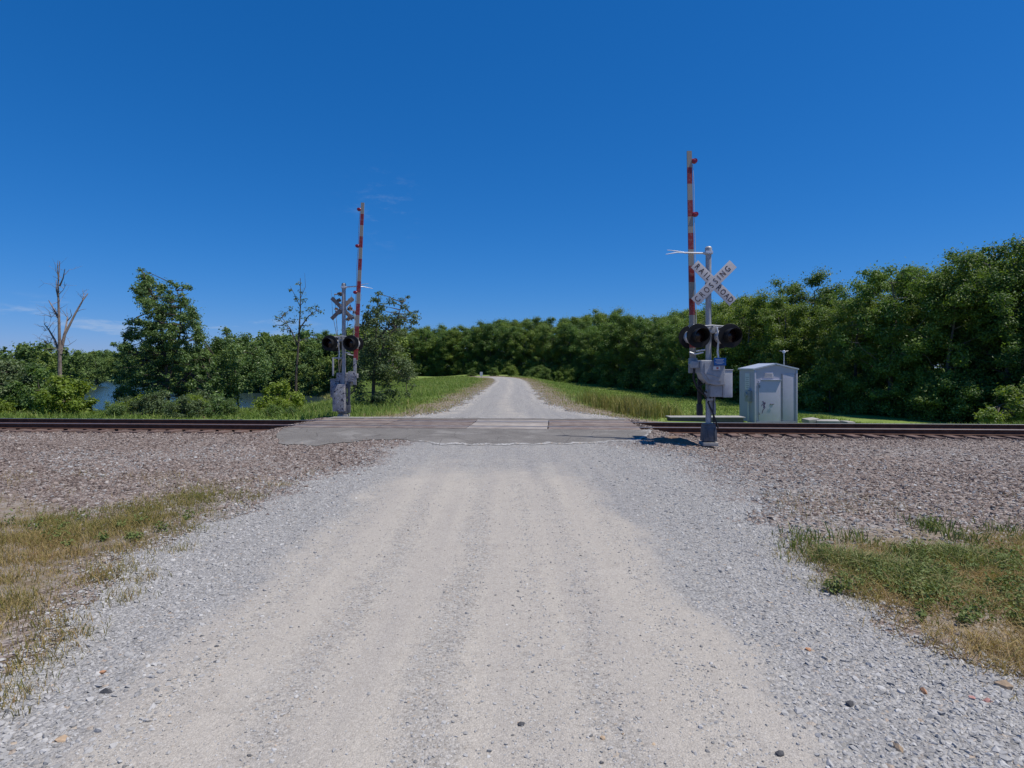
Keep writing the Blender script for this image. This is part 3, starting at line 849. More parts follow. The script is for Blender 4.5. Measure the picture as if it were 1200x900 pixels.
    if far:
        mb = MB(); mb.box((.10, .13, .62), (.40, .30, .9), bev=.02); mb.box((.10, .286, .62), (.32, .012, .78), bev=.004)
        mb.build('equipment_box', M['graffiti'], root)
        mb = MB(); mb.box((.33, .10, 1.66), (.05, .05, .62), bev=.008); mb.box((.2, .06, 1.95), (.30, .05, .05), bev=.006)
        mb.build('conduit', M['galv'], root)
    return root

make_signal((4.44, 13.5, .0), 0.0, 'nearer crossing signal with lettered white crossbuck, right of the gravel road', 1.018)
make_signal((-5.66, 20.1, .10), math.pi, 'farther crossing signal seen from behind, graffiti on its boxes, left of the road', 1.085, -.45, True)

# ------------------------------------------------------------------ relay hut
hx0, hx1, hy0, hy1, hz0, hze, hza = 8.93, 10.50, 22.0, 23.45, -.32, 1.66, 1.83
root = empty('relay_hut', (hx0, hy0, hz0))
tag(root, 'small pale grey-blue metal relay hut with a gabled roof beyond the rails', 'hut')
W, D, E, A = hx1 - hx0, hy1 - hy0, hze - hz0, hza - hz0
mb = MB(); mb.prism([(0, 0), (W, 0), (W, E), (W / 2, A), (0, E)], 0, D, 'XZ')
mb.build('wall', M['hutwall'], root, smooth=False)
mb = MB()
mb.add([(-.05, -.05, E - .012), (W / 2, -.05, A + .01), (W + .05, -.05, E - .012), (W + .05, -.05, E + .035), (W / 2, -.05, A + .06), (-.05, -.05, E + .035),
        (-.05, D + .05, E - .012), (W / 2, D + .05, A + .01), (W + .05, D + .05, E - .012), (W + .05, D + .05, E + .035), (W / 2, D + .05, A + .06), (-.05, D + .05, E + .035)],
       [(0, 1, 4, 5), (1, 2, 3, 4), (6, 11, 10, 7), (7, 10, 9, 8), (5, 4, 10, 11), (4, 3, 9, 10), (0, 6, 7, 1), (1, 7, 8, 2), (0, 5, 11, 6), (2, 8, 9, 3)])
mb.box((W / 2, D / 2, A + .055), (.05, D + .11, .02))
mb.build('roof', M['hutroof'], root, smooth=False)
for cx_ in (.02, W - .02):
    mb = MB(); mb.box((cx_, .0, E / 2), (.05, .06, E - .04), bev=.006); mb.build('corner_trim', M['hutdoor'], root)
mb = MB(); mb.box((.55, -.012, .80), (.80, .036, 1.52), bev=.006)
door = mb.build('door', M['hutdoor'], root)
mb = MB(); mb.box((.62, -.036, .70), (.13, .016, .035), bev=.003); mb.path([(.62, -.03, .70), (.62, -.075, .70)], .016, 8); mb.path([(.56, -.075, .69), (.70, -.075, .715)], .012, 8)
mb.build('handle', M['darkcast'], door)
mb = MB()
for z in (.35, 1.35): mb.box((.17, -.038, z), (.05, .02, .10), bev=.003)
mb.build('hinge', M['hutdark'], door)
mb = MB()
pts = [(.30, .82), (.33, .74), (.30, .66), (.35, .60), (.31, .55), (.36, .70), (.38, .78), (.34, .66), (.38, .58), (.29, .47), (.27, .36)]
mb.path([(u, -.033, v) for u, v in pts], .012, 5); mb.path([(.27, -.033, .80), (.40, -.033, .72)], .012, 5)
mb.path([(.24, -.033, .62), (.27, -.033, .70), (.33, -.033, .72)], .010, 5)
mb.build('scrawl', M['scrawl'], door)
mb = MB(); mb.box((.60, -.04, 1.59), (.74, .09, .022), bev=.004)
mb.build('drip_cap', M['hutroof'], root)
mb = MB()
for i in range(5): mb.box((.52, -.012, 1.70 + i * .035), (.30, .03, .014), rot=Matrix.Rotation(R(30), 3, 'X'))
mb.box((.52, -.004, 1.77), (.36, .010, .22), bev=.003)
mb.build('louvre_vent', M['hutdoor'], root)
mb = MB(); mb.box((1.24, -.006, .95), (.44, .018, 1.72), bev=.004)
pn = mb.build('side_panel', M['hutwall'], root)
mb = MB()
for x in (1.0, 1.03, 1.47): mb.box((x, -.018, .95), (.016, .014, 1.74), bev=.002)
mb.build('seam', M['hutdark'], root)
mb = MB()
for z in (.12, .5, .9, 1.3, 1.7):
    for x in (.99, 1.02, 1.5): mb.lathe([(.0, .008), (.010, .004), (.012, 0)], (x, -.024, z), (0, -1, 0), 8)
mb.box((W / 2, -.03, .035), (W - .1, .03, .07), bev=.004)
mb.build('rivets_and_sill', M['hutdark'], root)
mb = MB(); mb.box((.14, -.03, 1.46), (.10, .02, .035), bev=.003); mb.build('padlock_hasp', M['hutdark'], root)
# left wall fittings
mb = MB(); mb.box((-.012, .62, 1.52), (.02, .42, .62), bev=.004)
sg = mb.build('notice_board', M['label'], root)
mb = MB()
for i in range(6): mb.box((-.0235, .62, 1.30 + i * .075), (.003, .32 if i % 2 else .24, .018))
mb.build('notice_print', M['hutdark'], sg)
mb = MB(); mb.box((-.07, .40, .98), (.14, .34, .42), bev=.012); mb.lathe([(.0, .05), (.09, .05), (.10, .0)], (-.14, .40, 1.03), (-1, 0, 0), 18)
mb.build('meter_box', M['mech'], root)
mb = MB(); mb.path([(-.06, .42, .80), (-.06, .42, .0)], .026, 10); mb.build('conduit', M['alu'], root)
mb = MB(); mb.path([(1.27, .4, E + .05), (1.27, .4, E + .62)], .013, 8); mb.lathe([(.0, -.01), (.055, .0), (.05, .07), (.0, .1)], (1.27, .4, E + .62), (0, 0, 1), 12)
for a in range(4):
    mb.path([(1.27, .4, E + .66), (1.27 + .16 * math.cos(a * 1.57), .4 + .16 * math.sin(a * 1.57), E + .70)], .006, 5)
mb.build('antenna', M['alu'], root)
# concrete by the hut
mb = MB(); mb.box((0, 0, 0), (2.6, .65, .035), bev=.008)
o = mb.build('concrete_slab', M['concrete'], loc=(6.75, 20.9, .005)); tag(o, 'long pale concrete slab lying between the rails and the hut', 'slab')
mb = MB(); mb.box((0, 0, 0), (2.5, .55, .2), bev=.01)
o = mb.build('slab_footing', M['darkconcrete'], loc=(6.75, 20.9, -.125)); o.parent = bpy.data.objects['concrete_slab']; o.location = (0, 0, -.13)
for i, (x, y, w, d, rz, z) in enumerate(((10.85, 21.7, .45, .4, .2, -.23), (11.35, 21.5, .75, .4, -.25, -.27), (11.95, 21.3, .4, .35, .4, -.29))):
    mb = MB(); mb.box((0, 0, 0), (w, d, .16), bev=.04)
    o = mb.build('concrete_chunk', M['concrete'], loc=(x, y, z + .03)); o.rotation_euler = (R(4), R(-5 + 4 * i), rz)
    tag(o, 'broken pale concrete chunk on the ground right of the hut, %s' % ('nearest the hut wall', 'the middle and biggest one', 'farthest from the hut')[i], 'rubble', 'concrete rubble by the hut')
# soil mound beside the near mast
n = 22; gx, gy = np.meshgrid(np.linspace(-1, 1, n), np.linspace(-1, 1, n))
mz = .10 * np.clip(1 - (gx ** 2 + gy ** 2), 0, 1) ** .8 * (1 + .5 * wob(gx * 3, gy * 3, 1.5)) - .02
mx, my = 3.75 + gx * .62, 13.75 + gy * .45
ix = np.arange(n * n).reshape(n, n)
me = np_mesh('soil_mound', np.stack([mx, my, mz + H(mx, my)], -1).reshape(-1, 3), quads=np.stack([ix[:-1, :-1], ix[:-1, 1:], ix[1:, 1:], ix[1:, :-1]], -1).reshape(-1, 4), smooth=True)
o = link_mesh('soil_mound', me, M['soil']); tag(o, kind='structure')
# distant road sign
p = at(564, 441, 96)
root = empty('road_sign', (p.x, p.y, -.3)); root.scale = (.72, .72, .8); tag(root, 'tiny pale road sign standing far off where the road bends', 'road sign')
mb = MB(); mb.path([(0, 0, 0), (0, 0, 1.5)], .035, 8); mb.build('post', M['galv'], root)
mb = MB(); mb.prism([(-.32, .85), (-.2, .72), (.2, .72), (.32, .85), (.32, 1.45), (.2, 1.58), (-.2, 1.58), (-.32, 1.45)], -.06, -.04, 'XZ'); mb.build('plate', M['signplate'], root, smooth=False)

# ------------------------------------------------------------------ loose stones
bmi = bmesh.new(); bmesh.ops.create_icosphere(bmi, subdivisions=1, radius=1.0)
ICO_V = np.array([v.co[:] for v in bmi.verts]); ICO_F = np.array([[v.index for v in f.verts] for f in bmi.faces]); bmi.free()
TEMPL = []
for i in range(14):
    v = ICO_V * (1 + rng.uniform(-.42, .30, (len(ICO_V), 1)))
    v = v * rng.uniform(.5, 1.35, 3)
    TEMPL.append(v)
TEMPL = np.array(TEMPL)
def stones(name, xy, size, tint, mat, sink=.35, off=0.0, flat=.7):
    n = len(xy)
    tp = TEMPL[rng.integers(0, len(TEMPL), n)]
    q = rng.normal(size=(n, 4)); q /= np.linalg.norm(q, axis=1)[:, None]
    w, x, y, z = q.T
    Rm = np.stack([1 - 2 * (y * y + z * z), 2 * (x * y - z * w), 2 * (x * z + y * w), 2 * (x * y + z * w), 1 - 2 * (x * x + z * z), 2 * (y * z - x * w),
                   2 * (x * z - y * w), 2 * (y * z + x * w), 1 - 2 * (x * x + y * y)], -1).reshape(n, 3, 3)
    v = np.einsum('nij,nkj->nki', Rm, tp) * size[:, None, None]
    v[:, :, 2] *= flat
    c = np.stack([xy[:, 0], xy[:, 1], H(xy[:, 0], xy[:, 1]) + off + size * flat * (1 - 2 * sink) * .8], -1)
    v = v + c[:, None, :]
    k = ICO_V.shape[0]
    f = (ICO_F[None] + (np.arange(n) * k)[:, None, None]).reshape(-1, 3)
    me = np_mesh(name, v.reshape(-1, 3), tris=f, tt=np.repeat(tint, len(ICO_F)))
    o = link_mesh(name, me, mat); tag(o, kind='stuff')
    return o
def rand_xy(n, x0, x1, y0, y1, bias=True):
    x = rng.uniform(x0, x1, n)
    if bias:   # more of them close by
        y = y0 * (y1 / y0) ** rng.uniform(0, 1, n)
    else: y = rng.uniform(y0, y1, n)
    return np.stack([x, y], -1)
# grey chips on the shoulders
p = rand_xy(360000, -4.4, 4.6, 2.2, 14.5)
l, r = road_edges_near(p[:, 1])
out = np.maximum(-1.75 - p[:, 0], p[:, 0] - 1.3)
outer = np.maximum(l - p[:, 0], p[:, 0] - r)
keep = (out + rng.normal(0, .22, len(p)) > .15) & (outer + rng.normal(0, 1, len(p)) * np.interp(p[:, 1], [5, 8, 10], [.16, .25, .38]) < .08) & (rng.uniform(0, 1, len(p)) < np.clip(.12 + .40 * out, .06, .9))
apf = np.interp(p[:, 0], [q[0] for q in AP], [q[1] for q in AP])
keep &= ~((p[:, 1] > apf + np.abs(rng.normal(0, .3, len(p)))) & (p[:, 0] < 3.5))
keep &= (np.abs(p[:, 0]) < 1.1 * p[:, 1] + 1.6)
p = p[keep]
sz = np.clip(rng.lognormal(math.log(.0072), .46, len(p)), .003, .021) * (1 + .25 * np.clip((4 - p[:, 1]) / 2, 0, 1)) * np.interp(p[:, 1], [4, 9, 14], [1, 1.15, 1.3])
stones('loose_gravel', p, sz, rng.beta(3.6, 3.0, len(p)), M['stone'], sink=.5, off=.006)
# little pebbles strewn on the packed track
p = rand_xy(42000, -2.3, 1.9, 2.2, 9)
stk = sum(np.exp(-((p[:, 0] + .07 * np.sin(.7 * p[:, 1]) - c_ + .02 * (p[:, 1] - 4)) / .16) ** 2) for c_ in (-1.75, -1.12, -.38, .15, .55, 1.08))
keep = rng.uniform(0, 1, len(p)) < np.clip(.10 + .75 * stk, 0, 1)
p = p[keep]
sz = np.clip(rng.lognormal(math.log(.0046), .45, len(p)), .0022, .014)
stones('road_pebbles', p, sz, rng.beta(2.6, 1.9, len(p)), M['stone'], sink=.42, off=.006)
# ballast
p = np.concatenate([rand_xy(120000, -19, -2.4, 6.6, 16.8), rand_xy(115000, 2.4, 18.5, 5.2, 16.4)])
l, r = road_edges_near(p[:, 1])
t = trk(p[:, 0], p[:, 1])
outer = np.maximum(l - p[:, 0], p[:, 0] - r)
keep = (outer + rng.normal(0, 1, len(p)) * np.interp(p[:, 1], [5, 8, 10], [.2, .35, .5]) > 0) & (t < -.86) & (np.abs(p[:, 0]) < 1.15 * p[:, 1] + 2)
apf = np.interp(p[:, 0], [q[0] for q in AP], [q[1] for q in AP])
keep &= ~((p[:, 0] > -6.1 + rng.normal(0, .15, len(p))) & (p[:, 0] < 3.6 + rng.normal(0, .12, len(p))) & (p[:, 1] > apf + np.abs(rng.normal(0, .22, len(p)))))
keep &= rng.uniform(0, 1, len(p)) < np.where(p[:, 0] < 0, ss(6.4, 9.2, p[:, 1] + .3 * (p[:, 0] + 4)), ss(5.2, 8, p[:, 1])) * .85 + .06
p = p[keep]
sz = np.clip(rng.lognormal(math.log(.0135), .45, len(p)), .005, .042)
l, r = road_edges_near(p[:, 1]); outer = np.maximum(l - p[:, 0], p[:, 0] - r)
pale = rng.uniform(0, 1, len(p)) < np.where(p[:, 0] > 0, .62 * np.exp(-np.maximum(outer, 0) / 2.2) + .12, .08 + .28 * (wob(p[:, 0], p[:, 1], .45, 2.0) > .35)) * (1 - .7 * ss(12.5, 14.5, p[:, 1]))
stones('grey_chips_in_ballast', p[pale], sz[pale] * .9, np.clip(rng.beta(1.9, 2.4, pale.sum()) - .06, 0, 1), M['stone'])
p, sz = p[~pale], sz[~pale]
stones('track_ballast', p, sz, np.clip(rng.beta(1.9, 2.3, len(p)) + .10 * wob(p[:, 0], p[:, 1], .5), 0, 1), M['ballast'], sink=.42, off=.0)
# ballast between and behind the rails
p = np.stack([rng.uniform(-18, 18, 26000), rng.uniform(-1.6, 2.6, 26000)], -1)
p = p[(p[:, 0] < -6.1) | (p[:, 0] > 3.6)]
w_ = np.stack([p[:, 0], 17.25 + TS * p[:, 0] + p[:, 1]], -1)
w_ = w_[np.abs(np.abs(trk(w_[:, 0], w_[:, 1])) - .752) > .10]
sz = np.clip(rng.lognormal(math.log(.022), .35, len(w_)), .010, .04)
stones('bed_ballast', w_, sz, rng.beta(1.8, 2.6, len(w_)), M['ballast'], off=.0)
# chips along the road beyond
p = rand_xy(9000, -5, 4.6, 19.2, 45)
e = np.abs(p[:, 0] - road_c(p[:, 1])) - hw(p[:, 1])
p = p[np.abs(e + rng.normal(0, .15, len(p))) < .35]
stones('roadside_chips', p, rng.uniform(.015, .04, len(p)), rng.beta(3, 1.6, len(p)), M['stone'], off=.01)
# a few odd stones worth singling out
def odd(name, px, py, s, label, mat, cat='stone'):
    Yd = CAM_H * F / (py - HY); x = (px - CX) * Yd / F
    v = TEMPL[rng.integers(0, len(TEMPL))] * s * np.array([1.2, .9, .6])
    me = np_mesh(name, v, tris=ICO_F)
    o = link_mesh(name, me, mat, loc=(x, Yd, float(H(x, Yd)) + .006 + s * .2)); o.rotation_euler = (0, 0, random.uniform(0, 6)); tag(o, label, cat)
M['orange'] = simple('orange_stone', (.42, .22, .12), .85, 0, .2, 40, bmp=.4)
M['pinkst'] = simple('pink_stone', (.42, .22, .19), .85, 0, .2, 40, bmp=.4)
M['darkst'] = simple('dark_stone', (.07, .07, .075), .85, 0, .2, 40, bmp=.4)
M['tanst'] = simple('tan_stone', (.40, .29, .19), .85, 0, .2, 40, bmp=.4)
odd('stone', 1082, 812, .026, 'orange stone in the grey chips just below the right grass edge', M['orange'])
odd('stone', 1053, 880, .026, 'orange-tan stone nearest the bottom right corner of the road', M['tanst'])
odd('stone', 1140, 820, .022, 'small reddish stone in a pair near the right grass edge', M['pinkst'])
odd('stone', 1157, 823, .022, 'pale pink stone beside a reddish one at the right grass edge', M['pinkst'])
odd('stone', 1178, 806, .045, 'biggest tan stone lying against the right grass edge', M['tanst'])
odd('stone', 947, 763, .022, 'lone small orange stone high on the right grey shoulder', M['orange'])
odd('stone', 996, 828, .026, 'dark angular stone on the right shoulder', M['darkst'])
odd('stone', 913, 886, .022, 'dark stone on the packed track at the bottom right', M['darkst'])
odd('stone', 610, 851, .018, 'dark pebble in the middle of the packed track', M['darkst'])
odd('stone', 706, 867, .016, 'yellowish pebble on the packed track', M['tanst'])
odd('stone', 124, 813, .028, 'dark stone among the chips on the left shoulder', M['darkst'])
odd('stone', 120, 790, .026, 'orange stone on the left shoulder', M['orange'])
odd('stone', 72, 868, .024, 'tan stone near the bottom left corner', M['tanst'])

# ------------------------------------------------------------------ grass
def grass(name, base, h, wid, lean, tint, mat, stuff=True):
    n = len(base)
    a = rng.uniform(0, 2 * math.pi, n); d = np.stack([np.cos(a), np.sin(a), np.zeros(n)], -1)
    a2 = rng.uniform(0, 2 * math.pi, n); s = np.stack([np.cos(a2), np.sin(a2), np.zeros(n)], -1)
    up = np.array([0, 0, 1.0])
    hw = (wid / 2)[:, None] * s
    mid = base + up * (h * .55)[:, None] + d * (lean * h * .28)[:, None]
    tip = base + up * (h * (1 - .25 * lean))[:, None] + d * (lean * h * .9)[:, None]
    V = np.stack([base - hw, base + hw, mid - hw * .75, mid + hw * .75, tip], 1).reshape(-1, 3)
    o = np.arange(n) * 5
    q = np.stack([o, o + 1, o + 3, o + 2], -1); t = np.stack([o + 2, o + 3, o + 4], -1)
    me = np_mesh(name, V, quads=q, tris=t, tq=tint, tt=tint)
    ob = link_mesh(name, me, mat)
    if stuff: tag(ob, kind='stuff')
    return ob
def on_ground(p, dz=-.01):
    return np.stack([p[:, 0], p[:, 1], H(p[:, 0], p[:, 1]) + dz], -1)
def poly_mask(p, poly):
    ins = np.zeros(len(p), bool); n = len(poly)
    for i in range(n):
        ax, ay = poly[i]; bx, by = poly[(i + 1) % n]
        ins ^= ((ay > p[:, 1]) != (by > p[:, 1])) & (p[:, 0] < (bx - ax) * (p[:, 1] - ay) / (by - ay + 1e-12) + ax)
    return ins
def pw(pts):   # outline given by sight lines on flat ground
    return [((px - CX) * (CAM_H + .08) / (py - HY), (CAM_H + .08) * F / (py - HY)) for px, py in pts]
LG = pw([(-700, 690), (-450, 655), (-260, 640), (-100, 622), (40, 606), (150, 590), (268, 572), (282, 584), (250, 604), (205, 632), (165, 648), (130, 664), (92, 690), (60, 722), (30, 745), (-10, 762), (-120, 775), (-260, 800), (-600, 880)])
RG = pw([(955, 646), (985, 652), (1030, 650), (1075, 655), (1115, 640), (1200, 632), (1420, 630), (1800, 660), (1900, 900), (1500, 940), (1300, 860), (1200, 812), (1125, 774), (1050, 736), (1000, 706), (958, 682), (940, 664)])
RG = [q for q in RG]
def fill(poly, n, jit=.12):
    xs_ = [q[0] for q in poly]; ys_ = [q[1] for q in poly]
    p = np.stack([rng.uniform(min(xs_) - .4, max(xs_) + .4, n), rng.uniform(min(ys_) - .4, max(ys_) + .4, n)], -1)
    j = np.stack([wob(p[:, 0] * 2, p[:, 1] * 2), wob(p[:, 1] * 2, p[:, 0] * 2, 1, 2)], -1) * .10
    return p[poly_mask(p + rng.normal(0, jit, p.shape) + j, poly) & (np.abs(p[:, 0]) < 1.15 * p[:, 1] + 2)]
p = fill(LG, 420000, .22)
den = .5 + .5 * wob(p[:, 0] * 1.3, p[:, 1] * 1.3)
p = p[rng.uniform(0, 1, len(p)) < np.clip(.15 + .85 * den - .45 * ss(6.8, 8.3, p[:, 1]) + .5 * wob(p[:, 0] * 4, p[:, 1] * 4, 1, .7), .22, 1)]
den = .5 + .5 * wob(p[:, 0] * 1.3, p[:, 1] * 1.3)
greener = ss(5.6, 7.6, p[:, 1] + .3 * wob(p[:, 0], p[:, 1]))
tint = np.clip(rng.normal(.58, .2, len(p)) - .30 * greener + .12 * wob(p[:, 0], p[:, 1], 1.5), 0, 1)
grass('dry_grass', on_ground(p), rng.uniform(.03, .12, len(p)) * np.where(rng.uniform(0, 1, len(p)) < .07, 1.9, 1) * (.75 + .35 * wob(p[:, 0] * 2.2, p[:, 1] * 2.2)), rng.uniform(.003, .007, len(p)), rng.uniform(.2, 1.1, len(p)), tint, M['drygrass'])
p = fill(RG, 520000, .2)
gk = wob(p[:, 0] * .9 + 1, p[:, 1] * 1.1, 1.0, 1.2)
gk = ss(-.1, .8, gk + .5 * wob(p[:, 0] * 2.7, p[:, 1] * 3.1, 1, .4) + .35 * (p[:, 0] - 4.0) / 2 + .12 * (p[:, 1] - 5.2) - .12) * .85
p_keep = rng.uniform(0, 1, len(p)) < np.clip(.30 + .25 * gk + .35 * wob(p[:, 0] * 3, p[:, 1] * 3), .05, 1)
p, gk = p[p_keep], gk[p_keep]
br = rng.uniform(0, 1, len(p)) > gk
pb = p[br]
grass('dry_grass', on_ground(pb), rng.uniform(.03, .12, len(pb)) * np.where(rng.uniform(0, 1, len(pb)) < .06, 2.0, 1), rng.uniform(.003, .006, len(pb)), rng.uniform(.4, 2.2, len(pb)), np.clip(rng.normal(.68, .2, len(pb)) - .2 * (wob(pb[:, 0] * 2, pb[:, 1] * 2) > .3), 0, 1), M['drygrass'])
pg = p[~br]
grass('green_weeds', on_ground(pg), rng.uniform(.03, .20, len(pg)) * (.45 + .75 * gk[~br]), rng.uniform(.004, .011, len(pg)), rng.uniform(.3, 1.8, len(pg)), np.clip(rng.normal(.46, .27, len(pg)) + .16 * wob(pg[:, 0] * 3, pg[:, 1] * 3), 0, 1), M['weed'])
# sparse tufts straying over the gravel and ballast
def tufts(cs, n, spread):
    out = []
    for (x, y) in cs:
        out.append(np.stack([x + rng.normal(0, spread, n), y + rng.normal(0, spread, n)], -1))
    return np.concatenate(out)
cs = pw([(130, 684), (150, 676), (165, 690), (110, 690), (205, 655), (145, 715), (50, 770), (30, 800), (15, 830), (60, 790), (90, 760), (0, 850), (70, 745), (300, 590), (330, 575)])
p = tufts(cs, 130, .10)
grass('stray_tufts', on_ground(p, .0), rng.uniform(.03, .10, len(p)), rng.uniform(.003, .007, len(p)), rng.uniform(.3, 1.2, len(p)), np.clip(rng.normal(.5, .25, len(p)), 0, 1), M['drygrass'])
cs = pw([(945, 640), (950, 655), (1000, 640), (960, 668), (1092, 618), (1091, 620), (1130, 632), (1180, 622), (1150, 650), (1060, 662)])
p = tufts(cs, 90, .13)
grass('stray_weeds', on_ground(p, .0), rng.uniform(.05, .2, len(p)), rng.uniform(.006, .014, len(p)), rng.uniform(.3, 1, len(p)), np.clip(rng.normal(.3, .2, len(p)), 0, 1), M['weed'])
# sparse dry stems all through the left verge and right verge
p = np.concatenate([rand_xy(9000, -9, -3.2, 6.8, 10.5), rand_xy(7000, 3.2, 9, 5.6, 8.6)])
p = p[(rng.uniform(0, 1, len(p)) < .5 * (wob(p[:, 0], p[:, 1], 1.2) > .1) + .06) & (np.abs(p[:, 0]) < 1.15 * p[:, 1] + 2)]
grass('sparse_stems', on_ground(p, .0), rng.uniform(.03, .12, len(p)), rng.uniform(.003, .006, len(p)), rng.uniform(.3, 1, len(p)), np.clip(rng.normal(.6, .2, len(p)), 0, 1), M['drygrass'])
# beyond the tracks
p = rand_xy(190000, -24, 22, 19.9, 112)
rc = road_c(p[:, 1])
e = np.abs(p[:, 0] - rc) - hw(p[:, 1]) - .05
sd = lake_sd(p[:, 0], p[:, 1])
keep = (e + rng.normal(0, .2, len(p)) > .15) & (sd < -.5) & (np.abs(p[:, 0]) < .9 * p[:, 1]) & (trk(p[:, 0], p[:, 1]) > 2.6 + .3 * wob(p[:, 0], p[:, 1]))
keep &= ~((p[:, 0] > 5.2) & (p[:, 0] < 12.2) & (p[:, 1] < 24))
keep &= ~((p[:, 0] < -7.5) & (p[:, 1] < 31) & (rng.uniform(0, 1, len(p)) < .9))
p = p[keep]; e = e[keep]
edge = 1 - ss(.7, 3.0, e + .4 * wob(p[:, 0], p[:, 1], .5))
lf = (p[:, 0] < 0)
tall = np.where(lf, .30, .22) * (1 - .72 * edge) * (1 + .5 * wob(p[:, 0], p[:, 1], .4))
hgt = tall * rng.uniform(.5, 1.3, len(p))
tint = np.clip(rng.normal(.48, .2, len(p)) + .5 * edge + .14 * wob(p[:, 0], p[:, 1], .35), 0, 1)
grass('roadside_grass', on_ground(p), np.maximum(hgt, .03), rng.uniform(.012, .03, len(p)) * np.interp(p[:, 1], [20, 40, 110], [.8, 1.4, 3.2]), rng.uniform(.2, .9, len(p)), tint, M['greengrass'])
# tall yellow grass by the right side of the far road
pts = []
for (x, y, n_, s_) in ((4.7, 23.5, 900, .32), (5.3, 25, 900, .45), (4.3, 26, 600, .4), (5.9, 27, 500, .5), (4.9, 21.9, 350, .3), (6.2, 24, 300, .4), (3.9, 29, 350, .4)):
    pts.append(np.stack([x + rng.normal(0, s_, n_), y + rng.normal(0, s_, n_)], -1))
p = np.concatenate(pts)
grass('tall_grass', on_ground(p), rng.uniform(.3, .95, len(p)), rng.uniform(.012, .03, len(p)), rng.uniform(.1, .6, len(p)), np.clip(rng.normal(.6, .2, len(p)), 0, 1), M['reed'])
pts = []
for i in range(60):
    y = rng.uniform(21, 48); x = -rng.uniform(4.0, 5.5) - .13 * (y - 20) - rng.uniform(0, 3)
    pts.append(np.stack([x + rng.normal(0, .3, 70), y + rng.normal(0, .3, 70)], -1))
for i in range(50):
    y = rng.uniform(30, 90); x = rng.uniform(5, 9) + .02 * y
    pts.append(np.stack([x + rng.normal(0, .35, 60), y + rng.normal(0, .5, 60)], -1))
p = np.concatenate(pts)
p = p[(lake_sd(p[:, 0], p[:, 1]) < -.5) & ~((p[:, 0] > 5.2) & (p[:, 1] < 24))]
grass('rank_grass', on_ground(p), rng.uniform(.2, .6, len(p)), rng.uniform(.015, .04, len(p)), rng.uniform(.2, .9, len(p)), np.clip(rng.normal(.35, .18, len(p)), 0, 1), M['greengrass'])
# lake-bank cover and far reeds
p = np.concatenate([rand_xy(60000, -32, -5.5, 20.4, 37), rand_xy(7000, -34, -24, 88, 100, False)])
sd = lake_sd(p[:, 0], p[:, 1])
p = p[(sd < 1.2) & (np.abs(p[:, 0]) < .92 * p[:, 1] + 1) & (trk(p[:, 0], p[:, 1]) > 3.0 + 1.2 * wob(p[:, 0] * 2, p[:, 1] * 2))]
fa = p[:, 1] > 60
grass('bank_cover', on_ground(p), rng.uniform(.12, .5, len(p)) * np.where(fa, 2.2, np.interp(p[:, 1] + .066 * p[:, 0], [20, 23.5], [.14, .8])), rng.uniform(.02, .05, len(p)) * np.where(fa, 2.5, 1), rng.uniform(.2, 1, len(p)), np.clip(np.where(fa, rng.normal(.85, .1, len(p)), rng.normal(.30, .25, len(p)) + .2 * wob(p[:, 0], p[:, 1], .7)), 0, 1), M['greengrass'])

# ------------------------------------------------------------------ trees
def leaves_of(clumps, r_, leaf, spread=1.0, flat=.75, asp=.55):
    """clumps: list of (centre, radius, n) -> mesh arrays"""
    C_, Nn, S, Tn = [], [], [], []
    for (c, rad, n) in clumps:
        d = r_.normal(size=(n, 3)); d /= np.linalg.norm(d, axis=1)[:, None]
        d[:, 2] = d[:, 2] * .9 + .12
        q = r_.uniform(.12, 1.0, n) ** .7 * np.where(r_.uniform(0, 1, n) < .28, r_.uniform(1, 1.75, n), 1)
        # lumps inside a lump
        lump = 1 + .28 * np.sin(d[:, 0] * 5 + c[0] * 3) * np.sin(d[:, 1] * 5 + c[1] * 2) + .15 * np.sin(d[:, 2] * 8 + c[2])
        pos = np.array(c) + d * (rad * q * lump)[:, None] * np.array([1, 1, flat])
        nn = d * .8 + np.array([0, 0, .55]) + r_.normal(0, .55, (n, 3))
        nn /= np.linalg.norm(nn, axis=1)[:, None]
        C_.append(pos); Nn.append(nn); S.append(leaf * r_.uniform(.6, 1.3, n))
        Tn.append(np.clip(r_.normal(.45, .16, n) + r_.normal(0, .13), 0, 1))
    c = np.concatenate(C_); nn = np.concatenate(Nn); s = np.concatenate(S); tn = np.concatenate(Tn)
    n = len(c)
    a = r_.normal(size=(n, 3)); a -= nn * (a * nn).sum(1)[:, None]; a /= np.linalg.norm(a, axis=1)[:, None]
    b_ = np.cross(nn, a)
    L = a * (s * .5)[:, None]; Wd = b_ * (s * .5 * asp)[:, None]; dr = nn * (s * .10)[:, None]
    V = np.stack([c - L - dr, c + Wd + L * .1, c + L - dr, c - Wd + L * .1], 1).reshape(-1, 3)
    o = np.arange(n) * 4
    return V, np.stack([o, o + 1, o + 2, o + 3], -1), tn
def bez(p0, p1, sag, r_, n=5):
    p0 = np.array(p0, float); p1 = np.array(p1, float)
    L = np.linalg.norm(p1 - p0)
    out = []
    for i in range(n + 1):
        t = i / n
        q = p0 * (1 - t) + p1 * t + np.array([0, 0, -sag * L * math.sin(math.pi * t)])
        if 0 < i < n: q = q + r_.normal(0, .035 * L, 3)
        out.append(q)
    return out
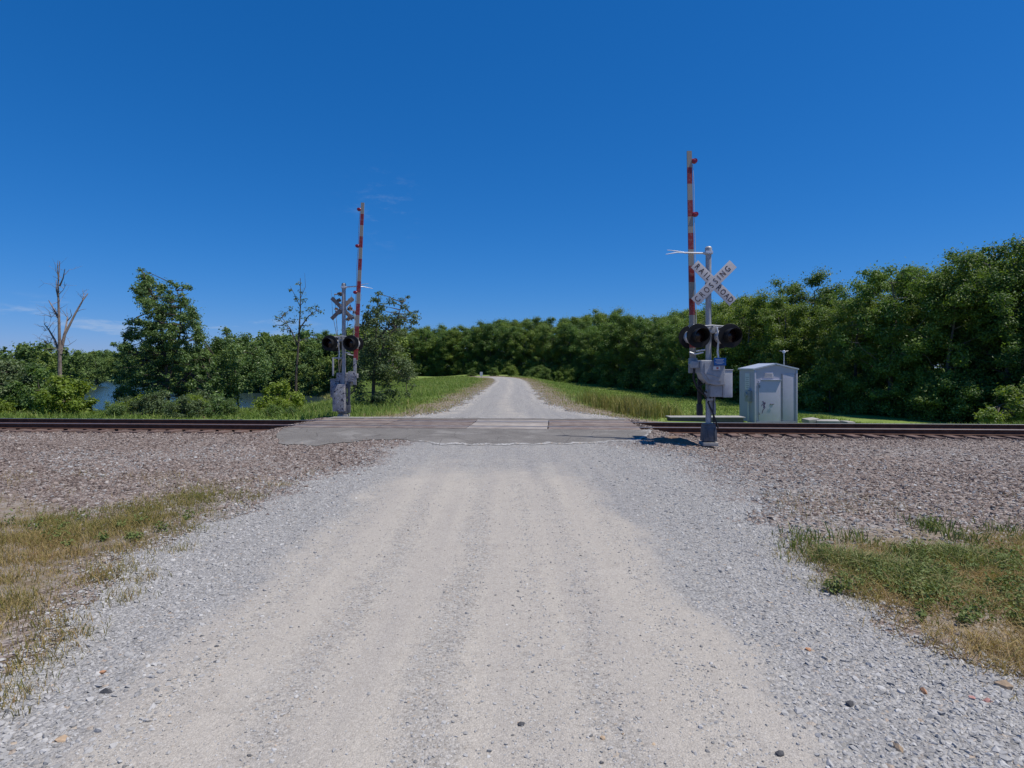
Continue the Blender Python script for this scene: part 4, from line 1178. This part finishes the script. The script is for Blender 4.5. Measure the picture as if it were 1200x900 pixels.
def grow(seed, Ht, Rr, low, n_limb, per_limb, leaf, nleaf, shape='round', clump=(.5, .95), lean=0.0, tr=.17, flat=.75, asp=.55):
    """a tree of height Ht and crown radius Rr standing at the origin -> (trunk mesh builder, leaf arrays)"""
    r_ = np.random.default_rng(seed)
    wood = MB(); cl = []
    top = Ht * .88
    nT = 8
    tp = [np.array([0, 0, -.4])]
    off = np.zeros(2)
    for i in range(1, nT + 1):
        off = off + r_.normal(0, .018 * Ht / 2, 2) + np.array([lean, 0]) * Ht / nT
        tp.append(np.array([off[0], off[1], top * i / nT]))
    wood.path(tp, [tr * (1 - .85 * i / nT) + .012 for i in range(nT + 1)], 8)
    def trunk_at(z):
        f = np.clip(z / top * nT, 0, nT - 1e-3); i = int(f); return tp[i] * (1 - f + i) + tp[i + 1] * (f - i)
    ga = r_.uniform(0, 6.28)
    for i in range(n_limb):
        f = (i + r_.uniform(0, 1)) / n_limb
        z = Ht * (low + (0.97 - low) * f)
        zz = z / Ht
        if shape == 'round': pr = math.sqrt(max(.06, 1 - ((zz - (low + 1) / 2 * .96) / ((1 - low) * .56)) ** 2))
        elif shape == 'cone': pr = max(.12, (1 - (zz - low) / (1 - low)) ** .75)
        elif shape == 'edge': pr = min(1.0, .82 + .3 * zz) if zz < .6 else math.sqrt(max(.05, 1 - ((zz - .6) / .43) ** 2))
        else: pr = math.sqrt(max(.05, 1 - zz ** 2.5))
        ga += 2.4 + r_.normal(0, .35)
        ln = Rr * pr * r_.uniform(.62, 1.18)
        el = r_.uniform(.05, .55)
        s0 = trunk_at(max(.02 * Ht, z - ln * .55))
        e = np.array([s0[0] + math.cos(ga) * ln, s0[1] + math.sin(ga) * ln, z + el * ln * .35])
        b_ = bez(s0, e, .06, r_)
        wood.path(b_, [max(.010, tr * .38 * (1 - .5 * zz) * (1 - .8 * q / 5)) for q in range(6)], 5)
        for k in range(per_limb):
            t = r_.uniform(.45, 1.02)
            j = min(4, int(t * 5)); q = b_[j] * (1 - (t * 5 - j)) + b_[j + 1] * (t * 5 - j)
            sp = ln * .34 + .12
            cc = q + r_.normal(0, sp * .5, 3) * np.array([1, 1, .6])
            cc[2] = max(cc[2], .15)
            rad = r_.uniform(*clump)
            wood.path([q, (q + cc) / 2 + r_.normal(0, .05, 3), cc], [.022 * tr / .17 + .004, .012, .006], 4, cap=False)
            cl.append((cc, rad, max(8, int(nleaf * (rad / clump[1]) ** 2))))
    return wood, leaves_of(cl, r_, leaf, flat=flat, asp=asp)

class Kind:
    """one grown tree whose trunk and crown meshes are shared by all its copies"""
    def __init__(self, name, trunk_mat, leaf_mat, **kw):
        wood, (V, q, tn) = grow(**kw)
        self.name = name
        self.h = kw['Ht']
        o = wood.build('trunk', trunk_mat); self.tm = o.data; bpy.data.objects.remove(o)
        self.cm = np_mesh('crown', V, quads=q, tq=tn); self.cm.materials.append(leaf_mat)
    def place(self, loc, s, rz, label, cat, group=None, sz=None, name=None):
        e = empty(name or self.name, loc, rz)
        e.scale = (s, s, s * (sz or 1))
        link_mesh('trunk', self.tm, None, e); link_mesh('crown', self.cm, None, e)
        tag(e, label, cat, group)
        return e

FK = []
for i in range(7):
    sh = 'edge' if i < 4 else 'round'
    FK.append(Kind('broadleaf_tree', M['greybark'], M['leaf'], seed=100 + i, Ht=12.5, Rr=3.3 + .25 * (i % 3), low=.06 if i < 4 else .28, n_limb=30 if i < 4 else 26, per_limb=5,
                   leaf=.21, nleaf=540, shape=sh, clump=(.32, 1.1), tr=.2))
SHR = [Kind('woodland_shrub', M['greybark'], M['leaf'], seed=150 + i, Ht=3.4, Rr=1.7, low=.04, n_limb=16, per_limb=4, leaf=.18, nleaf=260, shape='dome', clump=(.35, .7), tr=.06) for i in range(3)]
FRONT = [(62, 16), (48, 25), (37, 32), (30, 39), (26.5, 48), (24, 60), (21, 75), (18, 94), (13.5, 113), (4, 132), (-14, 150), (-38, 168), (-70, 188)]
def along(poly, step):
    out = []; carry = 0.0
    for (x0, y0), (x1, y1) in zip(poly[:-1], poly[1:]):
        L = math.hypot(x1 - x0, y1 - y0); t = carry
        while t < L:
            out.append((x0 + (x1 - x0) * t / L, y0 + (y1 - y0) * t / L, (y1 - y0) / L, -(x1 - x0) / L)); t += step
        carry = t - L
    return out
random.seed(21)
def gz(x, y): return float(H(x, y))
for row, (off, step, hs, kinds, lab) in enumerate(((1.5, 3.8, .80, (0, 1, 2, 3), 'leafy green tree in the front edge of the wood right of the road'),
                                                  (6.0, 4.6, .88, (0, 1, 2, 3, 4, 5, 6), 'taller green tree standing behind the front edge of the wood'),
                                                  (11.5, 5.6, .95, (4, 5, 6), 'tall green tree at the back of the wood, its top on the skyline'))):
    for (x, y, nx_, ny_) in along(FRONT, step):
        ox = off + random.uniform(-1.4, 1.4)
        X0, Y0 = x + nx_ * ox, y + ny_ * ox
        s = hs * random.uniform(.86, 1.13) * (1 + .24 * max(0, min(1, (42 - y) / 9)) + .12 * max(0, min(1, (y - 85) / 30)))
        FK[random.choice(kinds)].place((X0, Y0, gz(X0, Y0) - .1), s, random.uniform(0, 6.28), lab, 'tree', 'trees of the wood, row %s' % ('in front', 'behind it', 'at the back')[row], sz=random.uniform(.92, 1.06))
for (x, y, nx_, ny_) in along(FRONT, 1.9):
    ox = random.uniform(-1.6, 1.0)
    X0, Y0 = x + nx_ * ox, y + ny_ * ox
    random.choice(SHR).place((X0, Y0, gz(X0, Y0) - .1), random.uniform(.55, 1.05), random.uniform(0, 6.28), 'low green shrub along the foot of the wood', 'shrub', 'shrubs along the foot of the wood')

for (x, y, k_) in ((-3.5, 116, .5), (0, 114, .62), (3, 115, .45), (6.5, 112, .75), (8.5, 110, .6), (11, 108, .8), (13, 104, .6), (12, 112, .9), (-8, 119, .5), (5, 117, .8)):
    SHR[int(x * 3) % 3].place((x, y, gz(x, y) - .1), k_, x, 'light green shrub at the end of the straight road, where it bends', 'shrub', 'shrubs where the road bends')
# broad-leaved weeds low in the right-hand grass, and a few at the left
wr_ = np.random.default_rng(77); wc = []
for (px_, py_) in [(wr_.uniform(1060, 1215), wr_.uniform(650, 745)) for _ in range(70)] + [(wr_.uniform(960, 1080), wr_.uniform(655, 715)) for _ in range(22)] + [(1092, 618), (1090, 621), (1094, 614)] + [(wr_.uniform(0, 240), wr_.uniform(600, 650)) for _ in range(14)]:
    Yw = (CAM_H + .08) * F / (py_ - HY); xw = (px_ - CX) * Yw / F
    rw = wr_.uniform(.05, .13)
    wc.append(((xw, Yw, gz(xw, Yw) + rw * .6), rw, int(wr_.integers(40, 90))))
V, q, tn = leaves_of(wc, wr_, .034, flat=.85, asp=.5)
ob = link_mesh('broadleaf_weeds', np_mesh('broadleaf_weeds', V, quads=q, tq=tn * .75), M['weed']); tag(ob, kind='stuff')
# far shore of the lake
FARK = [Kind('far_tree', M['greybark'], M['farleaf'], seed=200 + i, Ht=9.0, Rr=3.0, low=.05, n_limb=18, per_limb=3, leaf=.6, nleaf=80, shape='edge', clump=(.7, 1.3), tr=.16) for i in range(4)]
SHORE = [(-23, 91), (-30, 98), (-46, 110), (-104, 176), (-176, 252), (-270, 356), (-340, 400)]
for row, (off, step, hs) in enumerate(((.5, 3.4, .72), (5, 4.2, .92), (12, 6.0, 1.08))):
    for (x, y, nx_, ny_) in along(SHORE, step if True else 0):
        if y > 260 and random.random() < .4: continue
        ox = off + random.uniform(-1.5, 1.5)
        # inland is away from the lake, up and to the right
        X0, Y0 = x + abs(ny_) * ox * .7 + 0, y + ox * .8
        if X0 > -21: continue
        s = hs * random.uniform(.8, 1.15) * (1 + .10 * max(0, (Y0 - 150) / 150))
        random.choice(FARK).place((X0, Y0, max(-3.0, gz(X0, Y0)) - .2), s, random.uniform(0, 6.28), 'small-looking tree in the %s of the far shore of the lake' % ('front row', 'second row', 'back row')[row], 'tree',
                                  'far shore trees, %s' % ('front row', 'second row', 'back row')[row])
# left-hand shore in the middle distance
MIDK = FARK
# ------------------------------------------------------------------ single trees left of the road
def px_tree(name, Yd, base_px, stems, clumps, leaf, nl, leafmat, barkmat, label, cat, seed, depth=.8, asp=.5, flat=.8, twigs=0):
    """stems: list of (list of px points, r0, r1); clumps: (px, py, radius in px). Stands at depth Yd, with its own depth."""
    r_ = np.random.default_rng(seed)
    b0 = at(base_px[0], base_px[1], Yd)
    k = Yd / F
    gzv = min(b0.z, gz(b0.x, Yd)) - .05
    root = empty(name, (b0.x, Yd, gzv)); tag(root, label, cat)
    O = np.array([b0.x, Yd, gzv])
    wood = MB(); nodes = []
    for si, (pts, r0, r1) in enumerate(stems):
        P3 = []
        dy = 0 if si == 0 else r_.normal(0, depth * .5)
        q0 = np.array(at(pts[0][0], pts[0][1], Yd)) - O
        y0 = 0.0
        if nodes:
            nn_ = np.array(nodes); dd = np.hypot(nn_[:, 0] - q0[0], nn_[:, 2] - q0[2]); y0 = nn_[np.argmin(dd), 1]
        for i, (u, v) in enumerate(pts):
            P3.append(np.array(at(u, v, Yd + y0 + dy * i / max(1, len(pts) - 1) + (r_.normal(0, .03) if i else 0))) - O)
        if si == 0: P3 = [np.array([P3[0][0], 0, -.3])] + P3
        n = len(P3)
        wood.path(P3, [r0 + (r1 - r0) * i / (n - 1) for i in range(n)], 8)
        for a, b_ in zip(P3[:-1], P3[1:]):
            for t in np.linspace(0, 1, 5): nodes.append(a * (1 - t) + b_ * t)
    nodes = np.array(nodes)
    cl = []
    for (u, v, rp) in clumps:
        c = np.array(at(u, v, Yd + np.clip(r_.normal(0, depth), -2 * depth, 2 * depth))) - O
        dd = np.linalg.norm(nodes - c, axis=1) + .6 * np.maximum(0, nodes[:, 2] - c[2])
        s = nodes[np.argmin(dd)]
        wood.path(bez(s, c, .03, r_, 3), [.03, .02, .013, .006], 5, cap=False)
        cl.append((c, rp * k, max(20, int(7.5 * nl * (rp / 12.0) ** 2))))
    for i in range(twigs):
        q = nodes[r_.integers(len(nodes) // 4, len(nodes))]
        L_ = r_.uniform(.35, 1.3)
        e_ = q + np.array([r_.normal(0, .6), r_.normal(0, .5), r_.uniform(.1, .9)]) * L_
        b_ = bez(q, e_, -.06, r_, 4)
        wood.path(b_, [.016, .012, .009, .006, .003], 4, cap=False)
        for kk in range(2):
            z_ = b_[r_.integers(1, 4)]; wood.path([z_, z_ + r_.normal(0, .22, 3) + np.array([0, 0, .12])], [.007, .003], 4, cap=False)
    o = wood.build('trunk', barkmat, root)
    if cl:
        V, q, tn = leaves_of(cl, r_, leaf, flat=flat, asp=asp)
        me = np_mesh('crown', V, quads=q, tq=tn)
        link_mesh('crown', me, leafmat, root)
    return root
def scatter_profile(seed, rows, n, rr):
    """rows: (py, x0, x1): random clump centres inside a px profile"""
    r_ = np.random.default_rng(seed); out = []
    ysr = [q[0] for q in rows]
    wts = np.array([q[2] - q[1] for q in rows], float)
    for i in range(n):
        v = np.interp(r_.uniform(0, 1), np.concatenate([[0], np.cumsum((wts[1:] + wts[:-1]) / 2 * np.diff(ysr))]) / np.sum((wts[1:] + wts[:-1]) / 2 * np.diff(ysr)), ysr)
        x0 = np.interp(v, ysr, [q[1] for q in rows]); x1 = np.interp(v, ysr, [q[2] for q in rows])
        out.append((r_.uniform(x0, x1), v, r_.uniform(*rr)))
    return out
# big tree
rows = [(318, 163, 170), (330, 166, 184), (345, 162, 216), (365, 158, 226), (385, 154, 232), (402, 142, 240), (430, 132, 258), (455, 130, 262), (485, 138, 262)]
cl = scatter_profile(1, rows, 330, (3.5, 9)) + [(165, 316, 4), (168, 324, 5), (172, 332, 6), (178, 328, 4), (198, 330, 4), (205, 335, 6), (217, 336, 5), (222, 338, 4), (160, 342, 5), (155, 338, 4), (224, 362, 6), (230, 372, 5), (150, 392, 6), (142, 406, 6), (133, 404, 4), (152, 378, 6), (236, 395, 6)]
px_tree('lakeside_tree', 27, (197, 488), [([(197, 488), (196, 440), (190, 390), (180, 350), (166, 316)], .12, .015), ([(196, 450), (210, 400), (212, 360), (206, 334)], .06, .012), ([(195, 440), (165, 415), (145, 402)], .05, .012), ([(197, 460), (230, 430), (250, 415)], .05, .012), ([(192, 400), (160, 372), (152, 376)], .03, .01), ([(200, 400), (225, 370), (230, 366)], .03, .01)],
        cl, .115, 66, M['leafdeep'], M['bark'], 'big dark green feathery-topped tree left of the road, tallest leafy tree on the lake bank', 'tree', 11, depth=.95)
rows = [(388, 262, 272), (402, 255, 300), (425, 248, 312), (452, 245, 308), (466, 246, 276), (486, 250, 270)]
px_tree('lakeside_tree', 28, (280, 488), [([(280, 488), (278, 450), (272, 415), (265, 392)], .07, .012), ([(279, 460), (295, 425), (300, 408)], .04, .01)],
        scatter_profile(2, rows, 46, (6, 12)) + [(296, 405, 6), (303, 412, 5), (265, 386, 5), (255, 398, 6)], .12, 62, M['leafdeep'], M['bark'], 'shorter dark round-topped tree joined to the right of the big lakeside tree', 'tree', 12, depth=.8)
rows = [(442, 62, 96), (455, 48, 108), (472, 42, 112), (490, 45, 112)]
px_tree('bush', 24.6, (78, 492), [([(78, 492), (78, 470), (76, 450)], .04, .01), ([(78, 485), (95, 465), (100, 455)], .025, .01), ([(78, 485), (58, 468), (52, 460)], .025, .01)],
        scatter_profile(3, rows, 52, (5, 10)), .15, 60, M['leaflime'], M['bark'], 'bright yellow-green bush left of the big tree, in front of the dead tree', 'bush', 13, depth=.6)
rows = [(448, 318, 330), (458, 306, 345), (472, 300, 352), (488, 298, 352)]
px_tree('bush', 25.5, (325, 489), [([(325, 489), (325, 470), (324, 455)], .03, .008), ([(325, 482), (338, 468), (342, 464)], .02, .008)],
        scatter_profile(4, rows, 30, (5, 9)), .13, 55, M['leaflime'], M['bark'], 'light green bush between the big tree and the slender tree', 'bush', 14, depth=.6)
# bushes at the left edge
for i, (cx_, tp_, w, Yd, mt, lab) in enumerate(((12, 418, 46, 27, 'leafsage', 'grey-green bush at the far left edge of the photo behind the rails'),
                                             (45, 428, 34, 26, 'leaf', 'mid green bush just left of the yellow-green bush'),
                                             (-55, 410, 60, 27, 'leaf', 'big green bush reaching out of the left side of the photo'))):
    rows = [(tp_ + 4, cx_ - w * .4, cx_ + w * .4), (tp_ + 22, cx_ - w * .8, cx_ + w * .8), (tp_ + 45, cx_ - w, cx_ + w), (489, cx_ - w, cx_ + w)]
    px_tree('bush', Yd, (cx_, 490), [([(cx_, 490), (cx_ + 2, 465), (cx_ - 2, tp_ + 8)], .05, .01), ([(cx_, 485), (cx_ + w * .5, 462), (cx_ + w * .6, 450)], .03, .01), ([(cx_, 485), (cx_ - w * .5, 462), (cx_ - w * .6, 450)], .03, .01)],
            scatter_profile(20 + i, rows, int(w * 1.5), (6, 11)), .14, 55, M[mt], M['bark'], lab, 'bush', 30 + i, depth=.8)
# trees on the left shore in the middle distance
for i, (px, tp_, Yd, k) in enumerate(((-30, 405, 62, 0), (14, 404, 70, 1), (38, 402, 90, 2), (58, 404, 110, 3), (95, 411, 125, 0), (82, 416, 95, 1), (112, 420, 150, 2))):
    x = (px - CX) * Yd / F; z = -3.05
    top = CAM_H + (HY - tp_) * Yd / F
    FARK[k].place((x, Yd, z), (top - z) / 9.0, i * 1.3, 'tree on the left lake shore beyond the bushes, in the middle distance', 'tree', 'middle-distance trees at the left lake shore')
# islet of land they stand on
me = bpy.data.meshes.new('far_bank')
# low shrubs along the rail bank
LOW = [Kind('low_shrub', M['bark'], M[mt_], seed=170 + i, Ht=1.3, Rr=.95, low=.02, n_limb=12, per_limb=4, leaf=.11, nleaf=150, shape='dome', clump=(.18, .38), tr=.03) for i, mt_ in enumerate(('leaf', 'leafsage', 'leaflime', 'leafdeep'))]
random.seed(5)
for i in range(74):
    x = -21 + 14.2 * (i + random.random()) / 74; y = random.uniform(20.6, 23.4) - .066 * x
    if x > -9.5 and random.random() < .4: continue
    sl = CX + F * x / y
    if (36 < sl < 132 or 266 < sl < 306 or 352 < sl < 394) and True: continue
    if random.random() < .45: continue
    LOW[random.choice((0, 0, 1, 1, 3, 2))].place((x, y, gz(x, y) - .05), random.uniform(.35, .75) * (.75 if x > -11 else 1), random.uniform(0, 6.28), 'low leafy shrub on the bank behind the rails left of the crossing', 'shrub', 'low shrubs on the left rail bank')
# slender tree
cl = [(350, 333, 5), (354, 342, 5), (347, 350, 6), (356, 352, 6), (340, 362, 6), (332, 368, 7), (326, 374, 6), (334, 380, 7), (344, 376, 7), (352, 366, 6), (362, 362, 6), (370, 360, 6), (376, 366, 5), (358, 374, 5), (340, 388, 6), (330, 386, 5), (366, 368, 5), (348, 392, 5), (352, 384, 5), (322, 382, 4), (340, 340, 3), (343, 398, 4), (338, 408, 4), (362, 382, 4), (368, 392, 5), (374, 398, 5), (360, 400, 4)]
px_tree('slender_tree', 29, (346, 478), [([(346, 478), (347, 440), (350, 400), (352, 360), (352, 326)], .10, .012), ([(349, 405), (340, 385), (330, 372)], .04, .01), ([(351, 385), (362, 370), (374, 362)], .035, .01), ([(352, 360), (345, 345), (340, 335)], .02, .006), ([(352, 350), (358, 336), (357, 320)], .014, .004), ([(350, 400), (362, 395), (374, 398)], .02, .006)],
        cl, .11, 20, M['leafsage'], M['bark'], 'slender thin-crowned tree with a bare dark trunk beside the lake, left of the farther signal', 'tree', 15, depth=.5)
# tree behind the farther signal
cl = [(444, 344, 5), (441, 352, 6), (447, 358, 6), (440, 366, 6), (470, 352, 6), (474, 360, 7), (480, 368, 6), (484, 376, 5), (472, 372, 8), (462, 378, 8), (466, 390, 7), (478, 384, 6), (452, 372, 7), (440, 380, 8), (430, 372, 6), (426, 384, 8), (420, 396, 7), (446, 390, 8), (456, 398, 8), (434, 396, 8), (488, 366, 4), (414, 372, 5), (432, 360, 4), (478, 348, 4)]
rows = [(398, 418, 462), (415, 412, 472), (435, 412, 482), (455, 414, 474), (470, 418, 452), (480, 420, 446)]
cl += scatter_profile(8, [(350, 436, 452), (366, 426, 486), (384, 416, 488), (400, 412, 470)], 30, (5, 9))
cl += scatter_profile(7, rows, 62, (6, 11)) + [(483, 452, 6), (478, 462, 6), (486, 440, 5)]
px_tree('lakeside_tree', 27, (437, 480), [([(437, 480), (438, 440), (440, 405), (442, 370), (444, 346)], .11, .015), ([(439, 430), (452, 400), (466, 380), (480, 366)], .06, .012), ([(439, 420), (428, 400), (424, 382)], .05, .012), ([(440, 400), (466, 372), (472, 354)], .04, .01), ([(438, 440), (460, 428), (476, 445)], .04, .012), ([(438, 440), (420, 430), (416, 450)], .04, .012)],
        cl, .12, 34, M['leafsage'], M['bark'], 'grey-green drooping tree right behind the farther signal', 'tree', 16, depth=.9)
# dry sapling at the farther signal
px_tree('dead_sapling', 23.2, (398, 484), [([(398, 484), (397, 430), (395, 385), (392, 345)], .025, .006), ([(397, 440), (405, 395), (412, 345)], .018, .005), ([(396, 400), (390, 370), (388, 340)], .012, .004), ([(397, 430), (415, 385), (424, 345)], .015, .004), ([(404, 400), (402, 365), (403, 350)], .01, .004)],
        [(400, 345, 3.5), (404, 355, 3.5), (412, 352, 3), (397, 352, 3), (410, 362, 3.5), (416, 366, 3), (400, 366, 3), (408, 374, 3), (394, 362, 2.5)], .10, 160, M['leafbrown'], M['deadwood'], 'dead grey sapling with dry brown leaves rising behind the farther signal', 'sapling', 17, depth=.25)
# dead tree
br = [([(70, 445), (70, 410), (69, 370), (68, 335), (70, 306)], .14, .018), ([(71, 415), (76, 392), (88, 368), (97, 352), (103, 344)], .085, .025), ([(72, 405), (77, 385), (79, 372)], .075, .035), ([(69, 412), (64, 398), (57, 386), (52, 380)], .075, .02), ([(68, 372), (63, 362), (57, 352)], .07, .02), ([(69, 352), (66, 340), (66, 328)], .05, .015), ([(70, 335), (74, 326), (76, 315)], .05, .015), ([(69, 328), (67, 316), (68, 305)], .04, .01), ([(79, 376), (84, 370), (82, 362)], .03, .01),
      ([(89, 366), (95, 363), (101, 362)], .02, .006), ([(62, 395), (58, 402), (52, 404)], .02, .006), ([(97, 352), (98, 346), (102, 340)], .02, .006), ([(57, 386), (52, 388), (49, 384)], .02, .006), ([(69, 345), (74, 340), (78, 332)], .02, .005), ([(70, 410), (60, 408), (50, 410)], .02, .006), ([(71, 405), (80, 405), (90, 398)], .02, .006), ([(66, 366), (60, 372), (58, 380)], .016, .005)]
px_tree('dead_tree', 36, (70, 446), br, [], .1, 10, M['leafbrown'], M['deadwood'], 'tall bare dead tree with broken grey-brown limbs, left of the big tree', 'dead tree', 18, depth=1.0, twigs=46)
# bush at the far right edge beyond the rails
rows = [(456, 1178, 1210), (468, 1162, 1230), (482, 1150, 1235), (497, 1150, 1235)]
px_tree('bush', 26, (1192, 498), [([(1192, 498), (1192, 475), (1194, 460)], .04, .01), ([(1192, 490), (1172, 475), (1165, 470)], .025, .01), ([(1192, 490), (1215, 475), (1222, 468)], .025, .01)],
        scatter_profile(9, rows, 55, (5, 9)), .14, 55, M['leaf'], M['bark'], 'light green bush at the far right edge beyond the rails', 'bush', 19, depth=.7)

# ------------------------------------------------------------------ sky and sun
SUN_AZ, SUN_EL = R(105), R(65)
d = Vector((math.sin(SUN_AZ) * math.cos(SUN_EL), math.cos(SUN_AZ) * math.cos(SUN_EL), math.sin(SUN_EL)))
lamp = bpy.data.lights.new('sun', 'SUN'); lamp.energy = 5.0; lamp.angle = R(.53); lamp.color = (1.0, .945, .855)
so = bpy.data.objects.new('sun', lamp); COL.objects.link(so); so.rotation_euler = d.to_track_quat('Z', 'Y').to_euler()
w = bpy.data.worlds.new('World'); SC.world = w; w.use_nodes = True
nt = w.node_tree; bg = nt.nodes['Background']
sky = nt.nodes.new('ShaderNodeTexSky'); sky.sky_type = 'NISHITA'; sky.sun_disc = False
sky.sun_elevation = SUN_EL; sky.sun_rotation = SUN_AZ
sky.air_density = 1.0; sky.dust_density = .15; sky.ozone_density = 4.5; sky.altitude = 900
hs = nt.nodes.new('ShaderNodeHueSaturation'); hs.inputs['Saturation'].default_value = 1.18; hs.inputs['Hue'].default_value = .5
nt.links.new(sky.outputs[0], hs.inputs['Color'])
sk0 = mix(nt, 1.0, hs.outputs[0], (.25, .79, 1.12), 'MULTIPLY')
ssep = nt.nodes.new('ShaderNodeSeparateColor'); nt.links.new(sk0, ssep.inputs[0])
scmb = nt.nodes.new('ShaderNodeCombineColor')
for i_, (k_, g_) in enumerate(((1.42, 1.28), (1.114, .72), (1.687, .69))):
    nt.links.new(math_(nt, 'MULTIPLY', math_(nt, 'POWER', ssep.outputs[i_], g_), k_), scmb.inputs[i_])
skyc = scmb.outputs[0]
tc = nt.nodes.new('ShaderNodeTexCoord')
sp = nt.nodes.new('ShaderNodeSeparateXYZ'); nt.links.new(tc.outputs['Generated'], sp.inputs[0])
mp = nt.nodes.new('ShaderNodeMapping'); mp.inputs['Scale'].default_value = (9, 9, 46); nt.links.new(tc.outputs['Generated'], mp.inputs[0])
cn = noise(nt, mp.outputs[0], 1.0, 6, .6)
az = math_(nt, 'DIVIDE', sp.outputs[0], math_(nt, 'MAXIMUM', sp.outputs[1], .01))
m1 = math_(nt, 'MULTIPLY', sstep(nt, sp.outputs[2], .025, .05), math_(nt, 'SUBTRACT', 1.0, sstep(nt, sp.outputs[2], .065, .10)))
m1 = math_(nt, 'MULTIPLY', m1, math_(nt, 'SUBTRACT', 1.0, sstep(nt, az, -.45, -.25)))
low = math_(nt, 'MULTIPLY', m1, math_(nt, 'MULTIPLY', sstep(nt, cn, .54, .70), .38))
wd = Vector((-150, 700, 185)).normalized()
vd = nt.nodes.new('ShaderNodeVectorMath'); vd.operation = 'DISTANCE'; nt.links.new(tc.outputs['Generated'], vd.inputs[0]); vd.inputs[1].default_value = wd
wm = math_(nt, 'SUBTRACT', 1.0, sstep(nt, vd.outputs['Value'], .01, .09))
mp2 = nt.nodes.new('ShaderNodeMapping'); mp2.inputs['Scale'].default_value = (14, 14, 40); mp2.inputs['Rotation'].default_value = (0, R(18), 0); nt.links.new(tc.outputs['Generated'], mp2.inputs[0])
wn = sstep(nt, noise(nt, mp2.outputs[0], 1.3, 6, .65), .5, .75)
wisp = math_(nt, 'MULTIPLY', math_(nt, 'MULTIPLY', wm, wn), .13)
cf = math_(nt, 'ADD', low, wisp, clamp=True)
c = mix(nt, cf, skyc, (5.5, 6.2, 7.2))
nt.links.new(c, bg.inputs['Color']); bg.inputs['Strength'].default_value = .10

# ------------------------------------------------------------------ camera and render settings
cam = bpy.data.cameras.new('camera'); co_ = bpy.data.objects.new('camera', cam); COL.objects.link(co_)
cam.sensor_width = 36; cam.lens = 36 * F / 1200
cam.shift_y = -(450 - HY) / 1200
co_.location = (0, 0, CAM_H); co_.rotation_euler = (R(90), 0, 0)
cam.clip_start = .05; cam.clip_end = 4000
SC.camera = co_
SC.view_settings.view_transform = 'Standard'; SC.view_settings.look = 'None'
SC.view_settings.exposure = 0.0; SC.view_settings.gamma = 1.0
SC.view_settings.use_curve_mapping = False
SC.cycles.max_bounces = 6; SC.cycles.transparent_max_bounces = 4
SC.cycles.use_denoising = True
